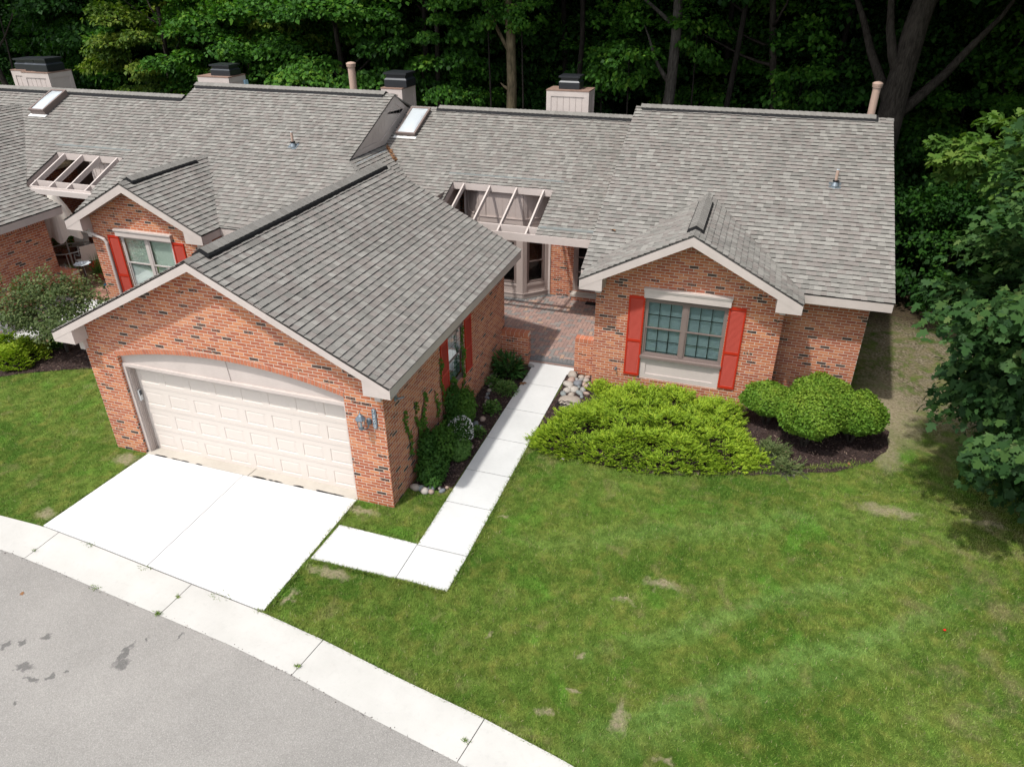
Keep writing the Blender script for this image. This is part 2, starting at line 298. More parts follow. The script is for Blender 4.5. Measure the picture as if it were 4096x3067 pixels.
# ------------------------------------------------------------------ mesh builder
ROOT_LOC = {}
class MB:
    def __init__(s): s.v = []; s.f = []; s.c = []; s.uv = []; s.g = []
    def poly(s, pts, col=(.5, .5, 0), uv=None):
        i = len(s.v); s.v += [tuple(p) for p in pts]; s.f.append(tuple(range(i, i+len(pts)))); s.c.append(col); s.uv.append(uv); return s
    def box(s, a, b, col=(.5, .5, 0)):
        s.g.append(len(s.f)); (x0, y0, z0), (x1, y1, z1) = [min(p, q) for p, q in zip(a, b)], [max(p, q) for p, q in zip(a, b)]
        P = [(x0, y0, z0), (x1, y0, z0), (x1, y1, z0), (x0, y1, z0), (x0, y0, z1), (x1, y0, z1), (x1, y1, z1), (x0, y1, z1)]
        for q in ((0, 3, 2, 1), (4, 5, 6, 7), (0, 1, 5, 4), (1, 2, 6, 5), (2, 3, 7, 6), (3, 0, 4, 7)): s.poly([P[k] for k in q], col)
        return s
    def obox(s, o, X, Y, Z, a, b, col=(.5, .5, 0)):
        s.g.append(len(s.f)); o = Vector(o); X = Vector(X).normalized(); Y = Vector(Y).normalized(); Z = Vector(Z).normalized()
        P = []
        for z in (a[2], b[2]):
            for (x, y) in ((a[0], a[1]), (b[0], a[1]), (b[0], b[1]), (a[0], b[1])): P.append(o+X*x+Y*y+Z*z)
        for q in ((0, 3, 2, 1), (4, 5, 6, 7), (0, 1, 5, 4), (1, 2, 6, 5), (2, 3, 7, 6), (3, 0, 4, 7)): s.poly([P[k] for k in q], col)
        return s
    def prism(s, pts, d, col=(.5, .5, 0)):
        s.g.append(len(s.f)); d = Vector(d); A = [Vector(p) for p in pts]; B = [p+d for p in A]; n = len(A)
        nrm = Vector((0, 0, 0))
        for i in range(n): nrm += A[i].cross(A[(i+1) % n])
        if nrm.dot(d) > 0: A, B = A[::-1], B[::-1]
        s.poly(A, col); s.poly(B[::-1], col)
        for i in range(n): j = (i+1) % n; s.poly([A[j], A[i], B[i], B[j]], col)
        return s
    def tube(s, path, rad, n=10, cap=True, col=(.5, .5, 0)):
        path = [Vector(p) for p in path]; rings = []; up = Vector((0, 0, 1)); prev = None
        for i, p in enumerate(path):
            d = (path[min(i+1, len(path)-1)]-path[max(i-1, 0)]).normalized()
            if prev is None: a = d.cross(Vector((0, 0, 1)) if abs(d.z) < .9 else Vector((1, 0, 0))).normalized()
            else: a = (prev-d*prev.dot(d)).normalized()
            prev = a; b = d.cross(a); r = rad[i] if hasattr(rad, '__len__') else rad
            rings.append([p+(a*math.cos(2*PI*k/n)+b*math.sin(2*PI*k/n))*r for k in range(n)])
        base = len(s.v)
        for r in rings: s.v += [tuple(q) for q in r]
        for i in range(len(rings)-1):
            for k in range(n):
                k2 = (k+1) % n; s.f.append((base+i*n+k, base+i*n+k2, base+(i+1)*n+k2, base+(i+1)*n+k)); s.c.append(col); s.uv.append(None)
        if cap:
            s.f.append(tuple(base+k for k in range(n))[::-1]); s.c.append(col); s.uv.append(None)
            s.f.append(tuple(base+(len(rings)-1)*n+k for k in range(n))); s.c.append(col); s.uv.append(None)
        return s
    def lathe(s, c, prof, n=16, col=(.5, .5, 0)):
        c = Vector(c); base = len(s.v)
        for (r, z) in prof:
            for k in range(n): s.v.append((c.x+r*math.cos(2*PI*k/n), c.y+r*math.sin(2*PI*k/n), c.z+z))
        for i in range(len(prof)-1):
            for k in range(n):
                k2 = (k+1) % n; s.f.append((base+i*n+k, base+i*n+k2, base+(i+1)*n+k2, base+(i+1)*n+k)); s.c.append(col); s.uv.append(None)
        return s
    def split(s, name, mat, parent=None, bevel=0):
        """one object for every box or prism added"""
        out = []
        for a, b in zip(s.g, s.g[1:]+[len(s.f)]):
            m = MB(); idx = sorted({i for f in s.f[a:b] for i in f}); mp = {i: k for k, i in enumerate(idx)}
            m.v = [s.v[i] for i in idx]; m.f = [tuple(mp[i] for i in f) for f in s.f[a:b]]; m.c = s.c[a:b]; m.uv = s.uv[a:b]
            out.append(m.build(name, mat, parent, bevel=bevel))
        return out
    def build(s, name, mat, parent=None, smooth=False, bevel=0):
        me = bpy.data.meshes.new(name); off = Vector((0, 0, 0)); q = parent
        while q is not None and q.name in ROOT_LOC: off = Vector(ROOT_LOC[q.name]); break
        vs = np.array(s.v, dtype=np.float64).reshape(-1, 3)-np.array(off)
        me.from_pydata(vs.tolist(), [], s.f); me.materials.append(MAT[mat])
        at = me.attributes.new('rnd', 'FLOAT_COLOR', 'FACE')
        at.data.foreach_set('color', np.array([(c[0], c[1], c[2], 1) for c in s.c], dtype=np.float32).ravel())
        uvl = me.uv_layers.new(name='UVMap'); data = []; P = s.v
        for f, u in zip(s.f, s.uv):
            if u is not None: data += [x for p in u for x in p]; continue
            A = [Vector(P[i]) for i in f]; nrm = Vector((0, 0, 0))
            for i in range(len(A)): nrm += A[i].cross(A[(i+1) % len(A)])
            nn = nrm.normalized() if nrm.length > 1e-12 else Vector((0, 0, 1))
            if abs(nn.z) > .8: data += [x for a in A for x in (a.x, a.y)]
            else:
                t = Vector((-nn.y, nn.x, 0)); t.normalize()
                if abs(t.x) > abs(t.y): t = t*(1 if t.x > 0 else -1)
                else: t = t*(1 if t.y > 0 else -1)
                data += [x for a in A for x in (a.dot(t), a.z)]
        uvl.data.foreach_set('uv', np.array(data, dtype=np.float32))
        if smooth: me.polygons.foreach_set('use_smooth', [True]*len(me.polygons))
        me.update(); o = bpy.data.objects.new(name, me); COL.objects.link(o)
        if parent is not None: o.parent = parent; ROOT_LOC[o.name] = tuple(off)
        if bevel:
            b = o.modifiers.new('bevel', 'BEVEL'); b.width = bevel; b.segments = 2; b.limit_method = 'ANGLE'
        return o
def root(name, loc, label, cat, group=None):
    o = bpy.data.objects.new(name, None); COL.objects.link(o); o.location = loc; ROOT_LOC[o.name] = tuple(loc)
    o.empty_display_size = .2; tag(o, label, cat, group); return o
def tag(o, label, cat, group=None):
    o['label'] = label; o['category'] = cat
    if group: o['group'] = group
    return o
def struct(o, kind='structure'): o['kind'] = kind; return o
def rc(): return (random.random(), random.random(), 0)
# wall with holes.  frame: origin, u direction, outward normal n; outline in (u,z)
def wall(mb, o, ud, nd, outline, holes=(), depth=.1, uoff=0.0):
    o = Vector(o); ud = Vector(ud); nd = Vector(nd)
    loops = [[Vector((a, b, 0)) for a, b in outline]]+[[Vector((a, b, 0)) for a, b in h] for h in holes]
    flat = [p for l in loops for p in l]; tris = tessellate_polygon(loops)
    for t in tris:
        ps = [flat[i] for i in t]; W = [o+ud*p.x+Vector((0, 0, p.y)) for p in ps]
        nn = (W[1]-W[0]).cross(W[2]-W[0])
        if nn.dot(nd) < 0: W = W[::-1]; ps = ps[::-1]
        mb.poly(W, uv=[(p.x+uoff, p.y) for p in ps])
    for h in holes:
        for i in range(len(h)):
            a, b = h[i], h[(i+1) % len(h)]
            A = o+ud*a[0]+Vector((0, 0, a[1])); B = o+ud*b[0]+Vector((0, 0, b[1]))
            q = [A, B, B-nd*depth, A-nd*depth]
            vert = abs(a[0]-b[0]) < 1e-6
            uv = [(0, a[1]), (0, b[1]), (depth, b[1]), (depth, a[1])] if vert else [(a[0], 0), (b[0], 0), (b[0], depth), (a[0], depth)]
            mb.poly(q, uv=uv)
            mb.poly([q[0], q[3], q[2], q[1]], uv=[uv[0], uv[3], uv[2], uv[1]]) if False else None
def rect(a, b, c, d): return [(a, c), (b, c), (b, d), (a, d)]
# ------------------------------------------------------------------ shingled roof planes
def clip(poly, nx, ny, c):     # keep nx*x+ny*y >= c
    out = []; n = len(poly)
    for i in range(n):
        p, q = poly[i], poly[(i+1) % n]; dp = nx*p[0]+ny*p[1]-c; dq = nx*q[0]+ny*q[1]-c
        if dp >= 0: out.append(p)
        if (dp >= 0) != (dq >= 0):
            t = dp/(dp-dq); out.append((p[0]+t*(q[0]-p[0]), p[1]+t*(q[1]-p[1])))
    return out
EXPO = .1429
def roof_plane(mb, poly, up, m, x0, y0, z0, core=None, lift=0.0, seed=1):
    """poly in XY; up = horizontal unit vector pointing uphill; slope m; plane passes (x0,y0,z0)."""
    rr = random.Random(seed); ux, uy = up; ax, ay = uy, -ux; s = math.sqrt(1+m*m)
    N = Vector((-m*ux, -m*uy, 1)).normalized()
    uvp = [((p[0]-x0)*ax+(p[1]-y0)*ay, ((p[0]-x0)*ux+(p[1]-y0)*uy)*s) for p in poly]
    ar = sum(uvp[i][0]*uvp[(i+1) % len(uvp)][1]-uvp[(i+1) % len(uvp)][0]*uvp[i][1] for i in range(len(uvp)))
    def P3(u, v, h=0.0):
        d = v/s; p = Vector((x0+ax*u+ux*d, y0+ay*u+uy*d, z0+m*d)); return p+N*(h+lift+.006*math.sin(u*1.9+seed)*math.sin(v*1.3+seed*2)+.004*math.sin(u*.7-v*.9))
    vmin = min(p[1] for p in uvp); vmax = max(p[1] for p in uvp); umin = min(p[0] for p in uvp); umax = max(p[0] for p in uvp)
    flip = Vector((ax, ay, 0)).cross(Vector((ux, uy, m))).z < 0
    j = math.floor(vmin/EXPO)
    while j*EXPO < vmax:
        v0, v1 = j*EXPO, (j+1)*EXPO; strip = clip(clip(uvp, 0, 1, v0), 0, -1, -v1); j += 1
        if len(strip) < 3: continue
        u = umin-rr.random()*.3; hi = rr.random() < .5; w0 = rr.uniform(-.004, .004)
        while u < umax:
            w = rr.uniform(.10, .18); seg = clip(clip(strip, 1, 0, u), -1, 0, -(u+w)); hi = not hi if rr.random() < .85 else hi
            h = (.022 if hi else .014)+rr.uniform(-.002, .002)+w0*.3
            if len(seg) >= 3:
                a = sum(seg[i][0]*seg[(i+1) % len(seg)][1]-seg[(i+1) % len(seg)][0]*seg[i][1] for i in range(len(seg)))
                if abs(a) > 1e-5:
                    if (a < 0) != flip: seg = seg[::-1]
                    col = (rr.random(), rr.random(), 0)
                    f = lambda q: P3(q[0], q[1], h*(1-(q[1]-v0)/EXPO)+.0015*(1 if q[1] < v0+.01 else 0))
                    mb.poly([f(q) for q in seg], col)
                    for i in range(len(seg)):
                        p, q = seg[i], seg[(i+1) % len(seg)]
                        lowe = abs(p[1]-v0) < 1e-4 and abs(q[1]-v0) < 1e-4
                        if lowe or h > .019 and (abs(p[0]-q[0]) < 1e-5):
                            mb.poly([f(p), P3(p[0], p[1], -.004), P3(q[0], q[1], -.004), f(q)], (col[0], col[1], 1.0 if lowe else .6))
            u += w
    if core is not None:
        A = [P3(u, v, -.012) for u, v in uvp]; B = [P3(u, v, -.032) for u, v in uvp]
        tr = tessellate_polygon([[Vector((u, v, 0)) for u, v in uvp]])
        for t in tr: core.poly([A[i] for i in t]); core.poly([B[i] for i in t][::-1])
        for i in range(len(A)): k = (i+1) % len(A); core.poly([A[i], A[k], B[k], B[i]])
def ridge_cap(parent, a, b, sideA, sideB, m, vent=(0, 1), wid=.15, seed=3):
    """a->b ridge line (3D), sideA/sideB horizontal unit vectors downhill each side; vent span as fractions with raised black vent."""
    a = Vector(a); b = Vector(b); L = (b-a).length; d = (b-a)/L; cap = MB(); ven = MB(); rr = random.Random(seed)
    sa = Vector((sideA[0], sideA[1], -m)).normalized(); sb = Vector((sideB[0], sideB[1], -m)).normalized()
    n = max(2, int(L/.143)); v0, v1 = vent
    for i in range(n):
        t0, t1 = L*i/n, L*(i+1)/n+.012; fr = (i+.5)/n; inv = v0 <= fr <= v1
        h0 = .088 if inv else .018; hb = .012; col = (rr.random(), rr.random(), 0); w = wid+.02 if inv else wid*.8
        p0 = a+d*t0; p1 = a+d*t1
        for sd in (sa, sb):
            up = Vector((0, 0, 1)); q = [p0+up*(h0+.010), p1+up*(h0), p1+sd*w+up*(h0-.004), p0+sd*w+up*(h0+.006)]
            cap.poly(q, col); cap.poly([q[0], q[3], q[3]-up*hb, q[0]-up*hb], (col[0]*.3, 0, 0)); cap.poly([q[3], q[2], q[2]-up*hb, q[3]-up*hb], (0, 0, 0))
    if v1 > v0:
        p0 = a+d*L*v0; p1 = a+d*L*v1; up = Vector((0, 0, 1))
        for sd in (sa, sb):
            W = wid+.045; ven.poly([p0+up*.072, p1+up*.072, p1+sd*W+up*.066, p0+sd*W+up*.066])
            ven.poly([p0+sd*W+up*.066, p1+sd*W+up*.066, p1+sd*(W+.02), p0+sd*(W+.02)])
        for p in (p0, p1): ven.poly([p+up*.072, p+sa*W+up*.066, p+sa*W, p, p+sb*W, p+sb*W+up*.066])
        ven.build('ridge_vent', 'black_vent', parent)
    return cap.build('ridge_cap', 'ridge_shingle', parent)
def gable_trim(parent, cx, hw, ze, m, yf, yw, x1, x2, fd=.20, ret=.52, rets=(True, True), thick=.04):
    """Rake boards on a gable facing -Y, with boxed returns. hw = half width to the eave tip."""
    za = ze+m*hw; mb = MB(); dz = .012
    for sgn in (-1, 1):
        mb = MB(); tip = cx+sgn*hw
        mb.prism([(tip, yf, ze-dz), (cx, yf, za-dz), (cx, yf, za-fd*1.08), (tip, yf, ze-fd)], (0, thick, 0))
        mb.build('rake_board', 'trim', parent, bevel=.004)
    for sgn in (-1, 1):   # sloped soffit under the overhang
        so = MB(); tip = cx+sgn*(hw-.01)
        so.prism([(tip, yf+thick+.001, ze-fd+.012), (cx, yf+thick+.001, za-fd+.0), (cx, yf+thick+.001, za-fd+.03), (tip, yf+thick+.001, ze-fd+.04)], (0, yw-yf-thick-.002, 0))
        so.build('soffit', 'trim_wood', parent)
    for sgn, on in zip((-1, 1), rets):
        if not on: continue
        tip = cx+sgn*hw; inn = cx+sgn*(hw-ret); w = x1 if sgn < 0 else x2
        rt = MB(); rt.prism([(tip, yf+.004, ze-fd+.02), (tip, yf+.004, ze-fd-.03), (inn, yf+.004, ze-fd-.03), (inn, yf+.004, ze-fd+.02+m*ret)], (0, yw-yf-.01, 0))
        rt.build('cornice_return', 'trim', parent, bevel=.004); rt = MB(); rt.box((w-sgn*.105, yw-.09, ze-fd-.26), (w+sgn*.012, yw-.003, ze-fd+.18)); rt.build('corner_block', 'trim', parent, bevel=.004)
def shutter(parent, o, ud, nd, w, h, two=.45):
    """louvred red shutter lying against a wall; o lower-left corner on the wall face"""
    o = Vector(o); ud = Vector(ud); nd = Vector(nd); f = MB(); t = .028; Z = Vector((0, 0, 1)); s = .035
    def B(u0, u1, z0, z1, n0, n1, mb=f, c=(.5, .5, 0)): mb.obox(o, ud, nd, Z, (u0, n0, z0), (u1, n1, z1), c)
    B(0, s, 0, h, .004, t); B(w-s, w, 0, h, .004, t); B(s, w-s, 0, .06, .004, t); B(s, w-s, h-.06, h, .004, t); m = h*two; B(s, w-s, m-.03, m+.03, .004, t)
    fr = f.build('shutter', 'red', parent)
    sl = MB(); B(s, w-s, .06, h-.06, .002, .008, sl); z = .075
    while z < h-.075:
        if abs(z-m) > .045: sl.obox(o+Z*z, ud, (nd+Z*-.9), Z, (s, .006, 0), (w-s, .026, .006))
        z += .028
    sl.build('louvre', 'red_mesh', fr); ROOT_LOC.setdefault(fr.name, (0, 0, 0))
    return fr
def window(parent, o, ud, nd, w, h, sashes=2, cols=3, rows=2, fm='brown_trim', gm='glass', blind='blinds_teal', rec=0.0, mun=True, bl_slats=True, frame=.045):
    """double-hung windows side by side; o = lower-left of frame on wall plane"""
    o = Vector(o); ud = Vector(ud); nd = Vector(nd); Z = Vector((0, 0, 1)); f = MB()
    def B(mb, u0, u1, z0, z1, n0, n1): mb.obox(o, ud, nd, Z, (u0, n0-rec, z0), (u1, n1-rec, z1))
    B(f, 0, w, 0, frame, -.02, .03); B(f, 0, w, h-frame, h, -.02, .03); B(f, 0, frame, frame, h-frame, -.02, .03); B(f, w-frame, w, frame, h-frame, -.02, .03)
    sw = (w-2*frame-(sashes-1)*.09)/sashes
    for i in range(sashes-1): B(f, frame+sw+i*(sw+.09), frame+sw+.09+i*(sw+.09), frame, h-frame, -.02, .035)
    win = f.build('window', fm, parent, bevel=.003); ROOT_LOC.setdefault(win.name, (0, 0, 0))
    for i in range(sashes):
        u0 = frame+i*(sw+.09); sm = MB(); mns = []; s = .035; zm = h*.5
        for (z0, z1, n) in ((frame, zm+.015, -.005), (zm-.015, h-frame, .012)):
            B(sm, u0, u0+sw, z0, z0+s, n-.012, n+.012); B(sm, u0, u0+sw, z1-s, z1, n-.012, n+.012)
            B(sm, u0, u0+s, z0+s, z1-s, n-.012, n+.012); B(sm, u0+sw-s, u0+sw, z0+s, z1-s, n-.012, n+.012)
            if mun:
                mn = mns[0] if mns else mns.append(MB()) or mns[0]
                for c in range(1, cols): x = u0+s+(sw-2*s)*c/cols; B(mn, x-.008, x+.008, z0+s, z1-s, n-.009, n-.003)
                for r in range(1, rows): z = z0+s+(z1-z0-2*s)*r/rows; B(mn, u0+s, u0+sw-s, z-.008, z+.008, n-.0095, n-.0035)
        sm.build('sash', fm, win)
        if mns: mns[0].build('muntins', 'muntin', win)
        g = MB(); B(g, u0+s*.5, u0+sw-s*.5, frame+s*.5, zm, -.008, -.004); B(g, u0+s*.5, u0+sw-s*.5, zm+.001, h-frame-s*.5, .008, .012); g.build('pane', gm, win)
        if blind:
            bl = MB()
            if bl_slats:
                z = frame+.03
                while z < h-frame-.02: bl.obox(o+Z*z, ud, nd+Z*-.55, Z, (u0+.01, -.075-rec, 0), (u0+sw-.01, -.045-rec, .004)); z += .030
                B(bl, u0+.01, u0+sw-.01, frame, h-frame, -.095, -.09)
            else: B(bl, u0+.01, u0+sw-.01, frame, h-frame, -.30, -.29)
            bl.build('blind', blind, win)
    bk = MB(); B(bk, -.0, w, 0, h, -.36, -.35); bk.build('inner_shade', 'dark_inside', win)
    return win
# ================================================================== RIGHT (NEAR) HOUSE
M = .42905; ZE = 2.9128; YE = 5.991
def zmain(y): return ZE+M*(y-YE)
PY0, PY1, PX0, PX1 = 8.328, 10.06, 3.883, 6.911
ZMID = 2.827
def zmid(y): return ZMID+M*(y-8.328)      # the middle section's lower roof
W = 6.632; GO = .3407; GZ = 2.865; MG = .5074; GC = W/2; GHW = W/2+GO; GYF = -.3252; GYB = 6.95; GYW = 6.56
house = root('brick_house', (0, 0, 0), 'near brick house with the wide garage, courtyard pergola and red shuttered front window', 'house')
deck = MB()
# ---- garage walls
def arch_pts(x0, x1, zs, zc, n=24):
    s = (x1-x0)/2; h = zc-zs; R = (s*s+h*h)/(2*h); cx = (x0+x1)/2; cz = zc-R; a = math.asin(s/R)
    return [(cx+R*math.sin(-a+2*a*i/n), cz+R*math.cos(-a+2*a*i/n)) for i in range(n+1)], (cx, cz, R, a)
ap, (acx, acz, AR, AA) = arch_pts(.765, 5.845, 2.345, 2.665)
zt = lambda x: GZ+MG*(GHW-abs(x-GC))-.10
g = MB()
outline = [(0, -.06), (.765, -.06)]+ap+[(5.845, -.06), (W, -.06), (W, zt(W)), (GC, zt(GC)), (0, zt(0))]
wall(g, (0, 0, 0), (1, 0, 0), (0, -1, 0), outline)
for (xa, nd) in ((.765, 1), (5.845, -1)):
    q = [(xa, 0, -.06), (xa, .11, -.06), (xa, .11, 2.345), (xa, 0, 2.345)]; uv = [(0, -.06), (.11, -.06), (.11, 2.345), (0, 2.345)]
    if nd < 0: q = q[::-1]; uv = uv[::-1]
    g.poly(q, uv=[(a+.2, b) for a, b in uv])
g.build('garage_front_wall', 'brick', house)
g = MB(); wall(g, (W, 0, 0), (0, 1, 0), (1, 0, 0), [(0, -.06), (GYW, -.06), (GYW, 2.95), (0, 2.95)], [rect(2.90, 3.80, .95, 2.27)], .09)
g.build('garage_side_wall', 'brick', house)
g = MB(); wall(g, (0, GYW, 0), (1, 0, 0), (0, 1, 0), [(0, 0), (W, 0), (W, 2.95), (GC, 4.55), (0, 2.95)]); wall(g, (0, 0, 0), (0, 1, 0), (-1, 0, 0), [(0, -.06), (GYW, -.06), (GYW, 2.95), (0, 2.95)]); g.build('garage_rear_wall', 'brick', house)
# rowlock arch
a = MB(); n = 70
for i in range(n):
    t0 = -AA+2*AA*(i+.07)/n; t1 = -AA+2*AA*(i+.93)/n; r0 = AR+.001; r1 = AR+.103; c = rc()
    pts = [(acx+r0*math.sin(t0), -.008, acz+r0*math.cos(t0)), (acx+r0*math.sin(t1), -.008, acz+r0*math.cos(t1)), (acx+r1*math.sin(t1), -.008, acz+r1*math.cos(t1)), (acx+r1*math.sin(t0), -.008, acz+r1*math.cos(t0))]
    a.prism(pts, (0, .116, 0), c)
t = NT('arch_brick'); at = t.attr(); s3 = t.n('SeparateColor'); t.l(at.outputs['Color'], s3.inputs[0]); nz = t.noise(t.pos(), 40, 4)
t.base(t.mix(t.mapr(nz, .35, .75, 0, .35), t.ramp(s3.outputs[0], [(0, (.44, .15, .075)), (.5, (.52, .19, .10)), (1, (.38, .115, .06))]), (.25, .08, .05))); t.rough(.88); t.bump(nz, .4, .004); MAT['arch_brick'] = t.m
a.build('brick_arch', 'arch_brick', house)
mo = MB(); n = 48
for i in range(n):
    t0 = -AA+2*AA*i/n; t1 = -AA+2*AA*(i+1)/n; r0 = AR+.0005; r1 = AR+.109
    mo.prism([(acx+r0*math.sin(t0), -.003, acz+r0*math.cos(t0)), (acx+r0*math.sin(t1), -.003, acz+r0*math.cos(t1)), (acx+r1*math.sin(t1), -.003, acz+r1*math.cos(t1)), (acx+r1*math.sin(t0), -.003, acz+r1*math.cos(t0))], (0, .09, 0))
simple('mortar', (.56, .49, .42), .95, .1); mo.build('arch_mortar', 'mortar', house)
# arched header panel, door frame
hp = MB(); L_ = [p for p in ap if p[0] <= 3.30]; R_ = [p for p in ap if p[0] > 3.30]
zarc = lambda x: acz+math.sqrt(AR*AR-(x-acx)**2)
hp.prism([(.77, .09, 2.16)]+[(x+.002, .09, z-.002) for x, z in L_]+[(3.305, .09, zarc(3.305)-.002), (3.345, .09, 2.16)], (0, .03, 0))
hp.prism([(3.34, .105, 2.16), (3.30, .105, zarc(3.305)-.002)]+[(x-.002, .105, z-.002) for x, z in R_]+[(5.84, .105, 2.16)], (0, .03, 0))
hp.build('arched_header_panel', 'trim', house, bevel=.003)
fr = MB(); fr.box((.767, .055, 2.10), (5.843, .12, 2.165)); fr.box((.80, .075, 2.075), (5.81, .20, 2.10)); fr.box((.767, .055, -.02), (.835, .12, 2.10)); fr.box((5.79, .055, -.02), (5.843, .12, 2.10))
fr.build('garage_door_frame', 'trim', house, bevel=.004)
jb = MB(); jb.box((5.765, .09, -.02), (5.79, .245, 2.075)); jb.build('door_jamb', 'trim_wood', house, bevel=.002)
jb = MB(); jb.box((.835, .09, -.02), (.86, .245, 2.075))
for k in range(3): jb.box((.858, .12+k*.04, -.02), (.868+.006*k, .14+k*.04, 2.075))
jb.build('door_jamb', 'trim_wood', house, bevel=.002)
# garage door: 8 x 4 raised panels
gd = MB(); DX0, DX1, DY = .862, 5.765, .235
rows = 4; cols = 8; rh = 2.10/rows; cw = (DX1-DX0)/cols
for r in range(rows):
    z0 = r*rh-.015; z1 = z0+rh-.006
    gd_lines = []
    for c in range(cols):
        x0 = DX0+c*cw; x1 = x0+cw; a0, a1, b0, b1 = x0+.075, x1-.075, z0+.115, z1-.105
        y = DY
        gd.poly([(x0, y, z0), (x1, y, z0), (a1, y, b0), (a0, y, b0)]); gd.poly([(x1, y, z0), (x1, y, z1), (a1, y, b1), (a1, y, b0)])
        gd.poly([(x1, y, z1), (x0, y, z1), (a0, y, b1), (a1, y, b1)]); gd.poly([(x0, y, z1), (x0, y, z0), (a0, y, b0), (a0, y, b1)])
        e = .03; y2 = y+.010; f_ = .06; y3 = y+.002
        A = [(a0, y, b0), (a1, y, b0), (a1, y, b1), (a0, y, b1)]; Bq = [(a0+e*.3, y2, b0+e*.3), (a1-e*.3, y2, b0+e*.3), (a1-e*.3, y2, b1-e*.3), (a0+e*.3, y2, b1-e*.3)]
        Cq = [(a0+f_, y3, b0+f_*.8), (a1-f_, y3, b0+f_*.8), (a1-f_, y3, b1-f_*.8), (a0+f_, y3, b1-f_*.8)]
        for i in range(4): j = (i+1) % 4; gd.poly([A[i], A[j], Bq[j], Bq[i]]); gd.poly([Bq[i], Bq[j], Cq[j], Cq[i]])
        gd.poly(Cq)
    gd.box((DX0, DY+.003, z1-.0005), (DX1, DY+.03, z1+.0065))
    for dz in (.035, .055): gd.box((DX0, DY-.003, z0+dz), (DX1, DY-.0005, z0+dz+.007)); 
gd.box((DX0, DY+.03, -.015), (DX1, DY+.05, 2.09)); gdo = gd.build('garage_door', 'door_paint', house)
ws = MB(); ws.box((DX0, DY-.012, -.03), (DX1, DY+.02, -.014)); ws.build('weather_seal', 'rubber', gdo)
kp = MB(); kp.box((.868, .135, 1.26), (.905, .20, 1.50)); k = kp.build('door_keypad', 'plastic_grey', house, bevel=.008)
kq = MB(); kq.box((.903, .142, 1.385), (.912, .193, 1.49)); kq.build('keypad_lid', 'cap_light', k, bevel=.003)
# lantern
lx, ly, lz = 6.235, -.155, 1.98
lb = MB(); lb.lathe((lx+.085, -.012, 1.93), [(0, -.07), (.045, -.05), (.05, .0), (.045, .05), (0, .07)], 12); lb.tube([(lx+.085, -.01, 1.90), (lx+.07, -.07, 1.80), (lx+.03, -.12, 1.80), (lx, ly, 1.83)], .011, 8)
lan = lb.build('wall_lantern', 'pewter', house); 
lc = MB(); lc.lathe((lx, ly, 0), [(0, 2.225), (.006, 2.22), (.005, 2.17), (.016, 2.16), (.012, 2.14), (.045, 2.115), (.085, 2.055), (.098, 2.05), (.098, 2.035), (.07, 2.03), (0, 2.03)], 8); lc.lathe((lx, ly, 0), [(0, 1.78), (.012, 1.79), (.014, 1.815), (.05, 1.835), (.055, 1.85), (0, 1.85)], 8)
for k in range(6):
    th = 2*PI*k/6; c_, s_ = math.cos(th), math.sin(th); lc.tube([(lx+.052*c_, ly+.052*s_, 1.85), (lx+.078*c_, ly+.078*s_, 2.035)], .005, 5)
lc.build('lantern_cage', 'pewter', lan)
lg = MB(); lg.lathe((lx, ly, 0), [(.047, 1.852), (.072, 2.03)], 6); lg.build('lantern_glass', 'glass_clear', lan)
bl = MB(); bl.lathe((lx, ly, 0), [(0, 1.86), (.018, 1.87), (.024, 1.92), (.018, 1.96), (0, 1.97)], 8); bl.build('bulb', 'skylight_dome', lan)
# house number plaque reading 7300 from top to bottom
pq = MB(); px0, px1, pz0, pz1 = 6.392, 6.478, 1.785, 2.215; r = (px1-px0)/2; cx_ = (px0+px1)/2; pts = []
for k in range(9): th = PI*k/8; pts.append((cx_+r*math.cos(th), -.004, pz1-r+r*math.sin(th)))
for k in range(9): th = PI+PI*k/8; pts.append((cx_+r*math.cos(th), -.004, pz0+r+r*math.sin(th)))
pq.prism(pts, (0, -.016, 0)); plq = pq.build('number_plaque', 'pewter', house, bevel=.004)
for i, ch in enumerate('7300'):
    cu = bpy.data.curves.new('digit', 'FONT'); cu.body = ch; cu.size = .105; cu.extrude = .004; cu.align_x = 'CENTER'; cu.align_y = 'CENTER'; cu.resolution_u = 3; cu.offset = .0015
    tmp = bpy.data.objects.new('digit_curve', cu); me = bpy.data.meshes.new_from_object(tmp); bpy.data.objects.remove(tmp)
    me.materials.clear(); me.materials.append(MAT['pewter_light']); o = bpy.data.objects.new('digit', me); COL.objects.link(o); o.parent = plq
    o.rotation_euler = (PI/2, 0, 0); o.location = (cx_, -.025, 2.155-.103*i)
fl = MB(); fl.lathe((0, 0, 0), [(0, 0), (.06, .0), (.065, .012), (.02, .02), (.018, .05), (.0, .05)], 12)
fl.v = [(W+.003+z, .45+x, 2.20+y) for (x, y, z) in fl.v]; fl.tube([(W+.05, .45, 2.20), (W+.10, .50, 2.20), (W+.13, .55, 2.19)], .018, 8); fl.build('security_light_mount', 'grey_metal', house)
